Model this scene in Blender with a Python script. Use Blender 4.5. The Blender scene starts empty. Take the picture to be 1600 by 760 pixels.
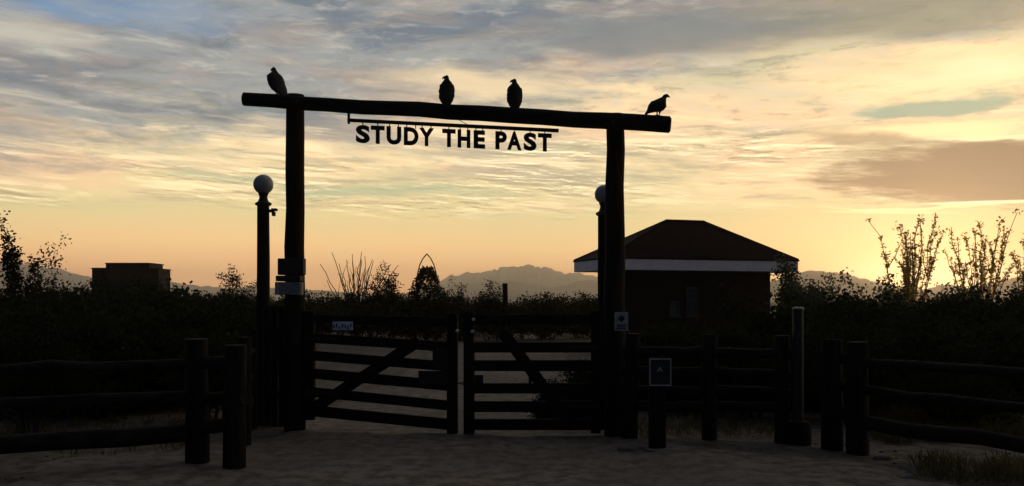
import bpy, bmesh, math, random
import numpy as np
from mathutils import Vector, Matrix

SC = bpy.context.scene
COL = SC.collection
F = 1386.0          # focal length of the photograph in its pixels (1600 wide)
HZ = 470.0          # its horizon row
EYE = 1.7           # eye height in metres


# ------------------------------------------------------------------ camera
cam_d = bpy.data.cameras.new('camera')
cam_d.sensor_width = 36.0
cam_d.lens = F / 1600.0 * 36.0
cam_d.shift_y = (HZ - 380.0) / 1600.0
cam_d.clip_start = 0.05
cam_d.clip_end = 20000.0
cam = bpy.data.objects.new('camera', cam_d)
cam.location = (0, 0, EYE)
cam.rotation_euler = (math.radians(90), 0, 0)
COL.objects.link(cam)
SC.camera = cam

SUN_AZ = math.atan((1455 - 800) / F)      # clockwise from +Y
SUN_EL = math.radians(1.0)
SUN_DIR = Vector((math.sin(SUN_AZ) * math.cos(SUN_EL), math.cos(SUN_AZ) * math.cos(SUN_EL), math.sin(SUN_EL)))


def lin(r, g, b):
    f = lambda c: (c / 255) / 12.92 if c / 255 <= 0.04045 else ((c / 255 + 0.055) / 1.055) ** 2.4
    return (f(r), f(g), f(b), 1.0)


# ------------------------------------------------------------------ sky
class NT:
    """small helper round a node tree"""
    def __init__(self, tree):
        self.t = tree
        self.n = tree.nodes
        self.l = tree.links

    def put(self, sock, v):
        if hasattr(v, 'is_output'):
            self.l.new(v, sock)
        else:
            sock.default_value = v

    def m(self, op, a, b=None, c=None, clamp=False):
        nd = self.n.new('ShaderNodeMath')
        nd.operation = op
        nd.use_clamp = clamp
        for i, v in enumerate((a, b, c)):
            if v is not None:
                self.put(nd.inputs[i], v)
        return nd.outputs[0]

    def rng(self, v, a, b, c=0.0, d=1.0, smooth=True):
        nd = self.n.new('ShaderNodeMapRange')
        nd.interpolation_type = 'SMOOTHSTEP' if smooth else 'LINEAR'
        nd.clamp = True
        for i, x in enumerate((v, a, b, c, d)):
            self.put(nd.inputs[i], x)
        return nd.outputs[0]

    def mix(self, f, a, b, mode='MIX'):
        nd = self.n.new('ShaderNodeMix')
        nd.data_type = 'RGBA'
        nd.blend_type = mode
        nd.clamp_factor = True
        self.put(nd.inputs[0], f)
        self.put(nd.inputs[6], a)
        self.put(nd.inputs[7], b)
        return nd.outputs[2]

    def xyz(self, x, y, z=0.0):
        nd = self.n.new('ShaderNodeCombineXYZ')
        for i, v in enumerate((x, y, z)):
            self.put(nd.inputs[i], v)
        return nd.outputs[0]

    def noise(self, vec, scale=1.0, detail=4.0, rough=0.5, dist=0.0):
        nd = self.n.new('ShaderNodeTexNoise')
        self.put(nd.inputs['Vector'], vec)
        nd.inputs['Scale'].default_value = scale
        nd.inputs['Detail'].default_value = detail
        nd.inputs['Roughness'].default_value = rough
        nd.inputs['Distortion'].default_value = dist
        return nd.outputs['Fac']

    def ramp(self, v, stops, lo, hi):
        nd = self.n.new('ShaderNodeValToRGB')
        self.put(nd.inputs[0], self.rng(v, lo, hi, smooth=False))
        el = nd.color_ramp.elements
        while len(el) < len(stops):
            el.new(0.5)
        for e, (p, c) in zip(el, stops):
            e.position = (p - lo) / (hi - lo)
            e.color = c
        return nd.outputs[0]


world = bpy.data.worlds.new('World')
SC.world = world
world.use_nodes = True
world.node_tree.nodes.clear()
W = NT(world.node_tree)
tc = W.n.new('ShaderNodeTexCoord')
sep = W.n.new('ShaderNodeSeparateXYZ')
W.l.new(tc.outputs['Generated'], sep.inputs[0])
dx, dy, dz = sep.outputs
U0 = W.m('MULTIPLY', W.m('ARCTAN2', dx, dy), F)           # angles, 1386 units to the radian
V0 = W.m('MULTIPLY', W.m('ARCSINE', dz), F)
# wind-drawn warp of the cloud coordinates
wa = W.noise(W.xyz(W.m('DIVIDE', U0, 230.0), W.m('DIVIDE', V0, 75.0), 3.1), 1.0, 4.0, 0.55)
wb = W.noise(W.xyz(W.m('DIVIDE', U0, 200.0), W.m('DIVIDE', V0, 60.0), 9.7), 1.0, 4.0, 0.55)
U = W.m('ADD', U0, W.m('MULTIPLY', W.m('SUBTRACT', wa, 0.5), 190.0))
V = W.m('ADD', V0, W.m('MULTIPLY', W.m('SUBTRACT', wb, 0.5), 58.0))


def uv(px, py):
    a = math.atan((px - 800) / F)
    return a * F, math.atan((HZ - py) / F * math.cos(a)) * F


nrag = W.noise(W.xyz(W.m('DIVIDE', U0, 90.0), W.m('DIVIDE', W.m('ADD', V0, W.m('MULTIPLY', U0, 0.08)), 13.0), 8.8), 1.0, 6.0, 0.65)


def blob(px, py, rx, ry, inner=0.35, outer=1.25, tilt=0.0, warp=True, rag=0.0):
    """soft patch of cloud or clear air round a direction of the sky; rag frays its edge"""
    u, v = uv(px, py)
    uu = W.m('SUBTRACT', U if warp else U0, u)
    vv = W.m('SUBTRACT', V if warp else V0, v)
    if tilt:
        vv = W.m('ADD', vv, W.m('MULTIPLY', uu, tilt))
    r = W.m('SQRT', W.m('ADD', W.m('POWER', W.m('ABSOLUTE', W.m('DIVIDE', uu, rx)), 2.0),
                        W.m('POWER', W.m('ABSOLUTE', W.m('DIVIDE', vv, ry)), 2.0)))
    if rag:
        r = W.m('ADD', r, W.m('MULTIPLY', W.m('SUBTRACT', nrag, 0.5), rag))
    return W.rng(r, inner, outer, 1.0, 0.0)


sky = W.n.new('ShaderNodeTexSky')
sky.sky_type = 'NISHITA'
sky.sun_disc = False
sky.sun_elevation = SUN_EL
sky.sun_rotation = SUN_AZ
sky.air_density = 1.2
sky.dust_density = 2.0
clear = W.mix(1.0, sky.outputs[0], (0.11, 0.11, 0.11, 1), 'MULTIPLY')

# warm cloud veil, colour by height above the horizon
veil = W.ramp(V, [(-30, lin(246, 170, 108)), (30, lin(250, 186, 118)), (85, lin(238, 200, 136)), (135, lin(214, 200, 146)),
                  (185, lin(214, 198, 152)), (260, lin(220, 198, 158)), (350, lin(208, 192, 158)), (460, lin(172, 167, 148))],
              -60, 480)
# broad soft tone changes: peach, olive, grey
nb = W.noise(W.xyz(W.m('DIVIDE', U, 400.0), W.m('DIVIDE', W.m('ADD', V, W.m('MULTIPLY', U, 0.05)), 62.0), 1.3), 1.0, 6.0, 0.58)
nc = W.noise(W.xyz(W.m('DIVIDE', U, 300.0), W.m('DIVIDE', V, 52.0), 11.9), 1.0, 6.0, 0.58)
mid = W.rng(V, 120, 200)
veil = W.mix(W.m('MULTIPLY', W.rng(nc, 0.50, 0.62), W.m('MULTIPLY', mid, 0.75)), veil, lin(236, 196, 152))
veil = W.mix(W.m('MULTIPLY', W.rng(nc, 0.47, 0.36), W.m('MULTIPLY', mid, 0.6)), veil, lin(192, 188, 150))
veil = W.mix(W.m('MULTIPLY', W.rng(nb, 0.50, 0.64), W.m('MULTIPLY', mid, W.rng(U0, 300, -500, 0.25, 0.8))), veil, lin(154, 149, 141))
veil = W.mix(W.m('MULTIPLY', W.rng(nb, 0.50, 0.36), W.m('MULTIPLY', mid, 0.6)), veil, lin(246, 216, 164))
# grey bank towards the upper left
edge = W.m('SUBTRACT', V, W.m('ADD', W.m('MULTIPLY', U, 0.15), 322.0))
ng = W.noise(W.xyz(W.m('DIVIDE', U, 330.0), W.m('DIVIDE', V, 90.0), 5.5), 1.0, 6.0, 0.58)
edge = W.m('ADD', edge, W.m('MULTIPLY', W.m('SUBTRACT', ng, 0.5), 330.0))
edge = W.m('ADD', edge, W.m('MULTIPLY', W.m('SUBTRACT', nrag, 0.5), 110.0))
gm = W.rng(edge, -62, 60)
nh = W.noise(W.xyz(W.m('DIVIDE', U, 240.0), W.m('DIVIDE', V, 46.0), 7.5), 1.0, 7.0, 0.62)
greyc = W.mix(W.rng(nh, 0.38, 0.62), lin(106, 121, 134), lin(150, 154, 154))
greyc = W.mix(W.rng(nc, 0.48, 0.62, 0.0, 0.55), greyc, lin(158, 147, 139))
veil = W.mix(W.m('MULTIPLY', gm, 0.95), veil, greyc)
# patches of short ripples, lit on one edge and dull on the other
V2 = W.m('ADD', W.m('MULTIPLY', V, 0.22), W.m('MULTIPLY', V0, 0.78))
ws = W.m('ADD', V2, W.m('MULTIPLY', U0, 0.05))
n3 = W.noise(W.xyz(W.m('DIVIDE', U, 78.0), W.m('DIVIDE', ws, 8.5), 2.2), 1.0, 6.0, 0.66, 0.1)
n3b = W.noise(W.xyz(W.m('DIVIDE', U, 78.0), W.m('DIVIDE', W.m('SUBTRACT', ws, 2.6), 8.5), 2.2), 1.0, 6.0, 0.66, 0.1)
lit = W.m('SUBTRACT', n3b, n3)
npatch = W.noise(W.xyz(W.m('DIVIDE', U0, 260.0), W.m('DIVIDE', V0, 55.0), 14.2), 1.0, 3.0, 0.5)
sm = W.m('MULTIPLY', W.m('MULTIPLY', W.rng(V0, 116, 150), W.rng(V0, W.rng(U0, -500, 200, 235, 300), W.rng(U0, -500, 200, 180, 225))), W.rng(npatch, 0.44, 0.60, 0.10, 1.0))
veil = W.mix(W.m('MULTIPLY', W.rng(lit, 0.015, 0.13), W.m('MULTIPLY', sm, 0.95)), veil, lin(255, 240, 196))
veil = W.mix(W.m('MULTIPLY', W.rng(lit, -0.015, -0.13), W.m('MULTIPLY', sm, 0.75)), veil, lin(166, 152, 118))
n9 = W.noise(W.xyz(W.m('DIVIDE', U, 170.0), W.m('DIVIDE', ws, 19.0), 21.2), 1.0, 6.0, 0.62, 0.2)
sm2 = W.m('MULTIPLY', W.rng(V0, 116, 165), W.rng(V0, 320, 230))
veil = W.mix(W.m('MULTIPLY', W.rng(n9, 0.53, 0.66), W.m('MULTIPLY', sm2, 0.6)), veil, lin(254, 232, 184))
veil = W.mix(W.m('MULTIPLY', W.rng(n9, 0.46, 0.34), W.m('MULTIPLY', sm2, 0.55)), veil, lin(168, 158, 132))
# finer texture in the upper banks
n6 = W.noise(W.xyz(W.m('DIVIDE', U, 66.0), W.m('DIVIDE', V2, 15.0), 6.2), 1.0, 7.0, 0.66)
up_ = W.rng(V0, 170, 270)
veil = W.mix(W.m('MULTIPLY', up_, W.rng(n6, 0.50, 0.70, 0.0, 0.42)), veil, lin(206, 199, 180))
veil = W.mix(W.m('MULTIPLY', up_, W.rng(n6, 0.48, 0.32, 0.0, 0.40)), veil, lin(122, 122, 116))
# bright sheet at the upper right, olive-grey bank over it
veil = W.mix(W.m('MULTIPLY', blob(1500, 118, 300, 50, 0.1, 1.2, 0.0, True, 1.0), 0.62), veil, lin(240, 213, 160))
veil = W.mix(W.m('MULTIPLY', blob(1540, 116, 150, 22, 0.1, 1.2, 0.0, True, 1.1), 0.5), veil, lin(252, 232, 184))
veil = W.mix(W.m('MULTIPLY', blob(1400, 22, 460, 44, 0.3, 1.2, 0.0, True, 0.7), 0.7), veil, lin(150, 143, 122))
veil = W.mix(W.m('MULTIPLY', blob(1450, 205, 200, 22, 0.2, 1.2, 0.0, True, 0.8), 0.85), veil, lin(255, 224, 164))
# brown-grey bank at the right with frayed edges and bright rims
veil = W.mix(W.m('MULTIPLY', blob(1640, 264, 330, 52, 0.62, 1.02, 0.02, True, 0.85), 0.97), veil, lin(148, 123, 98))
veil = W.mix(W.m('MULTIPLY', blob(1350, 226, 90, 12, 0.3, 1.2, 0.15, True, 0.9), 0.75), veil, lin(166, 146, 116))
veil = W.mix(W.m('MULTIPLY', blob(1590, 213, 120, 4, 0.3, 1.3, 0.0, True, 0.8), 0.8), veil, lin(255, 236, 180))
veil = W.mix(W.m('MULTIPLY', blob(1430, 322, 120, 3.5, 0.3, 1.3, 0.03, True, 0.6), 0.85), veil, lin(255, 236, 172))
veil = W.mix(W.m('MULTIPLY', blob(1560, 316, 110, 2.6, 0.3, 1.3, 0.02, False, 0.6), 0.9), veil, lin(255, 244, 196))
veil = W.mix(W.m('MULTIPLY', blob(1390, 332, 90, 2.6, 0.3, 1.3, 0.05, False, 0.6), 0.7), veil, lin(255, 232, 168))
# long grey bank across the top, lit sheet under it
veil = W.mix(W.m('MULTIPLY', blob(1010, 58, 320, 36, 0.3, 1.2, 0.0, True, 0.7), 0.75), veil, lin(124, 131, 134))
veil = W.mix(W.m('MULTIPLY', blob(770, 132, 210, 26, 0.2, 1.2, 0.0, True, 0.7), 0.7), veil, lin(232, 210, 164))
veil = W.mix(W.m('MULTIPLY', blob(560, 210, 110, 30, 0.2, 1.2, 0.0, True, 0.6), 0.55), veil, lin(152, 153, 146))
# sunset glow low on the right
veil = W.mix(W.m('MULTIPLY', blob(1455, 430, 430, 100, 0.0, 1.1, 0.0, False), 0.85), veil, lin(255, 208, 118))
veil = W.mix(W.m('MULTIPLY', blob(1465, 446, 190, 60, 0.0, 1.1, 0.0, False), 0.7), veil, lin(255, 226, 140))
# clear gaps: teal lens, pale green gap, blue patch top left
gapc = W.mix(0.12, lin(146, 174, 156), clear)
veil = W.mix(W.m('MULTIPLY', blob(1425, 166, 130, 13, 0.55, 1.1, 0.0, True, 0.7), 0.85), veil, gapc)
veil = W.mix(W.m('MULTIPLY', blob(590, 304, 190, 13, 0.3, 1.2, 0.0, True, 0.8), 0.65), veil, lin(166, 180, 146))
veil = W.mix(W.m('MULTIPLY', blob(330, 278, 90, 12, 0.3, 1.2, 0.0, True, 0.9), 0.5), veil, lin(172, 180, 146))
veil = W.mix(W.m('MULTIPLY', blob(150, 12, 260, 32, 0.2, 1.2, -0.03, True, 0.8), W.rng(nh, 0.35, 0.62, 0.95, 0.4)), veil, lin(110, 145, 180))
veil = W.mix(W.m('MULTIPLY', blob(40, 60, 110, 30, 0.2, 1.2, 0.0, True, 0.9), 0.7), veil, lin(192, 188, 172))
# away from the sunset the same cloud sheet gets less light and goes blue-grey
dotn = W.n.new('ShaderNodeVectorMath')
dotn.operation = 'DOT_PRODUCT'
W.l.new(tc.outputs['Generated'], dotn.inputs[0])
dotn.inputs[1].default_value = SUN_DIR
away = W.rng(dotn.outputs['Value'], 0.55, -0.12)
dusk = W.mix(W.rng(nh, 0.36, 0.66), (0.024, 0.036, 0.066, 1), (0.036, 0.050, 0.082, 1))
hs = W.n.new('ShaderNodeHueSaturation')
hs.inputs['Saturation'].default_value = 0.90
W.l.new(veil, hs.inputs['Color'])
gmn = W.n.new('ShaderNodeGamma')
gmn.inputs[1].default_value = 1.30
W.l.new(hs.outputs[0], gmn.inputs[0])
veil = W.mix(1.0, gmn.outputs[0], (1.62, 1.60, 1.62, 1), 'MULTIPLY')
skyc = W.mix(away, veil, dusk)
skyc = W.mix(W.rng(V0, -40, -8), (0.02, 0.018, 0.016, 1), skyc)
bgn = W.n.new('ShaderNodeBackground')
W.l.new(skyc, bgn.inputs[0])
bgn.inputs[1].default_value = 1.0
wo = W.n.new('ShaderNodeOutputWorld')
W.l.new(bgn.outputs[0], wo.inputs[0])
world.cycles.sampling_method = 'MANUAL'
world.cycles.sample_map_resolution = 1024

# ------------------------------------------------------------------ sun, exposure
sun_d = bpy.data.lights.new('sun', 'SUN')
sun_d.energy = 0.32
sun_d.angle = math.radians(3.0)
sun_d.color = (1.0, 0.62, 0.30)
sun = bpy.data.objects.new('sun', sun_d)
sun.rotation_euler = (-SUN_DIR).to_track_quat('-Z', 'Y').to_euler()
COL.objects.link(sun)

vs = SC.view_settings
vs.view_transform = 'Standard'
vs.look = 'None'
vs.exposure = 0.0
vs.gamma = 1.0
vs.use_curve_mapping = False
SC.render.engine = 'CYCLES'
SC.cycles.use_denoising = True
SC.cycles.max_bounces = 6
SC.cycles.volume_bounces = 1
SC.cycles.transparent_max_bounces = 8


# ------------------------------------------------------------------ materials
def material(name, cols, scale=(4, 4, 4), detail=5, rough=0.85, bump=0.3, bscale=None, spec=0.25, metallic=0.0, dist=0.01,
             lo=0.35, hi=0.65):
    m = bpy.data.materials.new(name)
    m.use_nodes = True
    t = NT(m.node_tree)
    p = t.n['Principled BSDF']
    tcn = t.n.new('ShaderNodeTexCoord')
    mp = t.n.new('ShaderNodeMapping')
    t.l.new(tcn.outputs['Object'], mp.inputs[0])
    mp.inputs['Scale'].default_value = scale
    n = t.noise(mp.outputs[0], 1.0, detail, 0.6)
    c = t.mix(t.rng(n, lo, hi), (*cols[0], 1), (*cols[1], 1))
    if len(cols) > 2:
        n2 = t.noise(mp.outputs[0], 0.23, 4, 0.55)
        c = t.mix(t.rng(n2, 0.45, 0.7, 0, 0.8), c, (*cols[2], 1))
    t.l.new(c, p.inputs['Base Color'])
    p.inputs['Roughness'].default_value = rough
    p.inputs['Specular IOR Level'].default_value = spec
    p.inputs['Metallic'].default_value = metallic
    if bump:
        bn = t.n.new('ShaderNodeBump')
        bn.inputs['Strength'].default_value = bump
        bn.inputs['Distance'].default_value = dist
        n3 = t.noise(mp.outputs[0], bscale or 2.5, 6, 0.65)
        t.l.new(n3, bn.inputs['Height'])
        t.l.new(bn.outputs[0], p.inputs['Normal'])
    return m


def leaf_material(name, c0, c1, trans=0.45, tcol=None):
    m = bpy.data.materials.new(name)
    m.use_nodes = True
    t = NT(m.node_tree)
    t.n.clear()
    oi = t.n.new('ShaderNodeNewGeometry')
    c = t.mix(oi.outputs['Random Per Island'], (*c0, 1), (*c1, 1))
    d = t.n.new('ShaderNodeBsdfDiffuse')
    t.l.new(c, d.inputs[0])
    tr = t.n.new('ShaderNodeBsdfTranslucent')
    if tcol:
        t.l.new(t.mix(0.6, c, (*tcol, 1)), tr.inputs[0])
    else:
        t.l.new(c, tr.inputs[0])
    mx = t.n.new('ShaderNodeMixShader')
    mx.inputs[0].default_value = trans
    t.l.new(d.outputs[0], mx.inputs[1])
    t.l.new(tr.outputs[0], mx.inputs[2])
    o = t.n.new('ShaderNodeOutputMaterial')
    t.l.new(mx.outputs[0], o.inputs[0])
    return m


M = {}
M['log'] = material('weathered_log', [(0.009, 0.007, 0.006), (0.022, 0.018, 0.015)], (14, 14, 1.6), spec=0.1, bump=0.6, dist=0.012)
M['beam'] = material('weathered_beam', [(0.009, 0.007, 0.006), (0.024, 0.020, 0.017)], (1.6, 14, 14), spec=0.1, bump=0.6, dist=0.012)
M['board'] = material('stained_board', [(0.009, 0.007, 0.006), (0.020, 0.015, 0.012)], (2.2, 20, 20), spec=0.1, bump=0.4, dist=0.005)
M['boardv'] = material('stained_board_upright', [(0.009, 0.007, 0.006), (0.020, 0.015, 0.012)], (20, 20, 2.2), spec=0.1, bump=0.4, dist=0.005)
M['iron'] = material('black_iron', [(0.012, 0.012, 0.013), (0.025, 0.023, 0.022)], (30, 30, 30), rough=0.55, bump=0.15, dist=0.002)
M['steel'] = material('galvanised_steel', [(0.16, 0.165, 0.175), (0.26, 0.265, 0.28)], (25, 25, 25), rough=0.45, bump=0.1, dist=0.002, metallic=0.5)
M['pipe'] = material('dull_pipe_paint', [(0.018, 0.018, 0.021), (0.034, 0.034, 0.034)], (18, 18, 6), rough=0.5, bump=0.15, dist=0.002)
M['globe'] = material('frosted_globe', [(0.30, 0.30, 0.31), (0.40, 0.40, 0.40)], (9, 9, 9), rough=0.35, bump=0.03, spec=0.5)
M['white'] = material('white_sign_paint', [(0.62, 0.64, 0.68), (0.78, 0.79, 0.80)], (14, 14, 14), rough=0.5, bump=0.05)
M['whiteblue'] = material('pale_sign_paint', [(0.50, 0.56, 0.74), (0.62, 0.68, 0.82)], (14, 14, 14), rough=0.5, bump=0.05)
M['pale'] = material('worn_pale_edge', [(0.30, 0.30, 0.30), (0.46, 0.46, 0.45)], (22, 22, 22), rough=0.6, bump=0.1, dist=0.002)
M['ink'] = material('dark_print', [(0.02, 0.02, 0.022), (0.035, 0.033, 0.033)], (20, 20, 20), rough=0.6, bump=0.0)
M['fascia'] = material('white_fascia_paint', [(0.76, 0.79, 0.84), (0.86, 0.88, 0.90)], (1.2, 6, 6), rough=0.6, bump=0.1)
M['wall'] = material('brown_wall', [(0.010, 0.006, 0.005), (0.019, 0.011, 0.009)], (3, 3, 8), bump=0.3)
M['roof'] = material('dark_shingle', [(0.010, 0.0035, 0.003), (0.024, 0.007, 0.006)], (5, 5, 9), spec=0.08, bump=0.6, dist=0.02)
M['frame'] = material('window_frame_paint', [(0.035, 0.04, 0.045), (0.06, 0.065, 0.07)], (9, 9, 9), rough=0.5, bump=0.05)
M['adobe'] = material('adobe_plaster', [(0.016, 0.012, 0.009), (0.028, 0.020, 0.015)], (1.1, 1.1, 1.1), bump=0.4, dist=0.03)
M['rock'] = material('desert_rock', [(0.09, 0.075, 0.062), (0.19, 0.16, 0.135)], (5, 5, 5), bump=0.7, dist=0.03)
M['bird'] = material('dark_plumage', [(0.012, 0.011, 0.011), (0.030, 0.027, 0.025)], (40, 40, 40), rough=0.8, bump=0.3, dist=0.004)
M['hill'] = material('desert_hill', [(0.11, 0.085, 0.066), (0.21, 0.17, 0.135)], (0.01, 0.01, 0.01), bump=0.0)
M['stem'] = material('grey_twig', [(0.030, 0.025, 0.020), (0.065, 0.054, 0.044)], (12, 12, 4), bump=0.3)
M['cane'] = leaf_material('ocotillo_cane', (0.10, 0.085, 0.045), (0.15, 0.12, 0.06), 0.35, (0.5, 0.3, 0.08))
M['leafd'] = leaf_material('creosote_leaf', (0.014, 0.019, 0.008), (0.036, 0.042, 0.018), 0.3)
M['leafg'] = leaf_material('shrub_leaf', (0.045, 0.062, 0.028), (0.110, 0.125, 0.070), 0.5)
M['leafo'] = leaf_material('ocotillo_leaf', (0.12, 0.12, 0.035), (0.30, 0.24, 0.07), 0.82, (0.85, 0.55, 0.14))
M['grass'] = leaf_material('dry_grass', (0.07, 0.064, 0.026), (0.17, 0.145, 0.058), 0.35)
mg = bpy.data.materials.new('window_glass')
mg.use_nodes = True
mgp = mg.node_tree.nodes['Principled BSDF']
mgp.inputs['Base Color'].default_value = (0.02, 0.045, 0.065, 1)
mgp.inputs['Roughness'].default_value = 0.06
mgp.inputs['Specular IOR Level'].default_value = 0.8
M['glass'] = mg
mr = bpy.data.materials.new('reflector_plastic')
mr.use_nodes = True
mrp = mr.node_tree.nodes['Principled BSDF']
mrp.inputs['Base Color'].default_value = (0.72, 0.72, 0.70, 1)
mrp.inputs['Roughness'].default_value = 0.2
M['reflector'] = mr

# dirt: two soils, gravel flecks, fine relief
def dirt_material(name, a, b, c):
    m = bpy.data.materials.new(name)
    m.use_nodes = True
    t = NT(m.node_tree)
    p = t.n['Principled BSDF']
    g = t.n.new('ShaderNodeNewGeometry')
    pos = g.outputs['Position']
    n1 = t.noise(pos, 0.45, 6, 0.6)
    n2 = t.noise(pos, 5.0, 6, 0.65)
    n3 = t.noise(pos, 38.0, 4, 0.7)
    col = t.mix(t.rng(n1, 0.38, 0.62), (*a, 1), (*b, 1))
    col = t.mix(t.rng(n2, 0.42, 0.62, 0, 0.95), col, (*c, 1))
    mp = t.n.new('ShaderNodeMapping')
    mp.inputs['Scale'].default_value = (5.5, 0.35, 1)
    t.l.new(pos, mp.inputs[0])
    n4 = t.noise(mp.outputs[0], 1.0, 5, 0.6)
    col = t.mix(t.rng(n4, 0.46, 0.68, 0, 0.4), col, (*c, 1))
    col = t.mix(t.rng(n3, 0.60, 0.72, 0, 0.6), col, tuple(x * 1.7 for x in a) + (1,))
    t.l.new(col, p.inputs['Base Color'])
    p.inputs['Roughness'].default_value = 0.95
    p.inputs['Specular IOR Level'].default_value = 0.15
    bn = t.n.new('ShaderNodeBump')
    bn.inputs['Strength'].default_value = 0.7
    bn.inputs['Distance'].default_value = 0.028
    t.l.new(t.m('ADD', n2, t.m('MULTIPLY', n3, 0.5)), bn.inputs['Height'])
    t.l.new(bn.outputs[0], p.inputs['Normal'])
    return m


M['ground'] = dirt_material('desert_soil', (0.150, 0.116, 0.088), (0.20, 0.160, 0.122), (0.085, 0.066, 0.050))
M['road'] = dirt_material('packed_dirt', (0.205, 0.160, 0.122), (0.27, 0.215, 0.166), (0.125, 0.096, 0.072))


# ------------------------------------------------------------------ mesh helpers
def tag(o, label=None, cat=None, group=None, kind=None):
    if label: o['label'] = label
    if cat: o['category'] = cat
    if group: o['group'] = group
    if kind: o['kind'] = kind
    return o


def thing(name, loc, label, cat, group=None):
    o = bpy.data.objects.new(name, None)
    o.empty_display_size = 0.2
    o.location = loc
    COL.objects.link(o)
    return tag(o, label, cat, group)


class MB:
    def __init__(self):
        self.v, self.f = [], []

    def add(self, verts, faces):
        k = len(self.v)
        self.v += [tuple(p) for p in verts]
        self.f += [tuple(i + k for i in f) for f in faces]
        return self

    def box(self, c, s, ax=None, bev=0.0):
        """box of size s at c; ax = 3 axis vectors"""
        c = Vector(c)
        ax = ax or (Vector((1, 0, 0)), Vector((0, 1, 0)), Vector((0, 0, 1)))
        if bev <= 0:
            vs_ = [c + ax[0] * (s[0] / 2 * i) + ax[1] * (s[1] / 2 * j) + ax[2] * (s[2] / 2 * k)
                   for i in (-1, 1) for j in (-1, 1) for k in (-1, 1)]
            return self.add(vs_, [(0, 1, 3, 2), (4, 6, 7, 5), (0, 4, 5, 1), (2, 3, 7, 6), (0, 2, 6, 4), (1, 5, 7, 3)])
        bm = bmesh.new()
        bmesh.ops.create_cube(bm, size=1)
        for q in bm.verts:
            q.co = Vector((q.co.x * s[0], q.co.y * s[1], q.co.z * s[2]))
        bmesh.ops.bevel(bm, geom=list(bm.edges), offset=bev, segments=1, affect='EDGES', profile=0.5)
        bm.verts.index_update()
        vs_ = [c + ax[0] * q.co.x + ax[1] * q.co.y + ax[2] * q.co.z for q in bm.verts]
        fs = [tuple(q.index for q in fa.verts) for fa in bm.faces]
        bm.free()
        return self.add(vs_, fs)

    def bar(self, p, q, w, d, bev=0.0, up=Vector((0, 0, 1))):
        """straight board from p to q, height w, depth d"""
        p, q = Vector(p), Vector(q)
        x = (q - p).normalized()
        y = up.cross(x).normalized()
        z = x.cross(y)
        return self.box((p + q) / 2, ((q - p).length, d, w), (x, y, z), bev)

    def tube(self, pts, rad, n=8, cap=True, rng=None, jit=0.0):
        pts = [Vector(p) for p in pts]
        rings = []
        prev = None
        for i, p in enumerate(pts):
            t = (pts[min(i + 1, len(pts) - 1)] - pts[max(i - 1, 0)]).normalized()
            a = prev - t * prev.dot(t) if prev else (Vector((0, 0, 1)).cross(t) if abs(t.z) < 0.9 else Vector((1, 0, 0)).cross(t))
            a = a.normalized() if a.length > 1e-6 else t.orthogonal().normalized()
            prev = a
            b = t.cross(a)
            r = rad[i] if isinstance(rad, (list, tuple)) else rad
            ring = []
            for k in range(n):
                th = 2 * math.pi * k / n
                rr = r * (1 + (rng.uniform(-jit, jit) if rng else 0))
                ring.append(p + a * (math.cos(th) * rr) + b * (math.sin(th) * rr))
            rings.append(ring)
        vs_ = [q for r_ in rings for q in r_]
        fs = []
        for i in range(len(pts) - 1):
            for k in range(n):
                k2 = (k + 1) % n
                fs.append((i * n + k, i * n + k2, (i + 1) * n + k2, (i + 1) * n + k))
        if cap:
            fs.append(tuple(reversed(range(n))))
            fs.append(tuple((len(pts) - 1) * n + k for k in range(n)))
        return self.add(vs_, fs)

    def lathe(self, prof, c, n=24):
        c = Vector(c)
        vs_ = [c + Vector((r * math.cos(2 * math.pi * k / n), r * math.sin(2 * math.pi * k / n), z)) for r, z in prof for k in range(n)]
        fs = [(i * n + k, i * n + (k + 1) % n, (i + 1) * n + (k + 1) % n, (i + 1) * n + k) for i in range(len(prof) - 1) for k in range(n)]
        fs.append(tuple(reversed(range(n))))
        fs.append(tuple((len(prof) - 1) * n + k for k in range(n)))
        return self.add(vs_, fs)

    def build(self, name, mat, root=None, parent=None, smooth=False, label=None):
        me = bpy.data.meshes.new(name)
        vs_ = self.v
        if root is not None:
            o0 = root.location
            vs_ = [(p[0] - o0[0], p[1] - o0[1], p[2] - o0[2]) for p in vs_]
        me.from_pydata(vs_, [], self.f)
        me.materials.append(M[mat] if isinstance(mat, str) else mat)
        if smooth:
            me.shade_smooth()
            if smooth == 'auto':
                me.set_sharp_from_angle(angle=math.radians(38))
        o = bpy.data.objects.new(name, me)
        COL.objects.link(o)
        if parent is not None or root is not None:
            o.parent = parent if parent is not None else root
        if label:
            o['label'] = label
        return o


def at(px, py, Z):
    """world point seen at a photo pixel, Z metres out"""
    return Vector(((px - 800) / F * Z, Z, EYE + (HZ - py) / F * Z))


def depth_of(py):
    return F * EYE / (py - HZ)


def smoothstep(a, b, x):
    t = min(1, max(0, (x - a) / (b - a)))
    return t * t * (3 - 2 * t)


def vnoise(x, y, seed=0):
    def h(i, j):
        n = (i * 374761393 + j * 668265263 + seed * 1442695041) & 0xffffffff
        n = ((n ^ (n >> 13)) * 1274126177) & 0xffffffff
        return ((n ^ (n >> 16)) & 0xffff) / 65535.0
    i, j = math.floor(x), math.floor(y)
    fx, fy = x - i, y - j
    fx, fy = fx * fx * (3 - 2 * fx), fy * fy * (3 - 2 * fy)
    return (h(i, j) * (1 - fx) + h(i + 1, j) * fx) * (1 - fy) + (h(i, j + 1) * (1 - fx) + h(i + 1, j + 1) * fx) * fy


def road_mid(y):
    return -0.75 + 0.02 * max(0, y - 11) + (-0.0009 * max(0, y - 20) ** 2 if y < 60 else -1.44)


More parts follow.
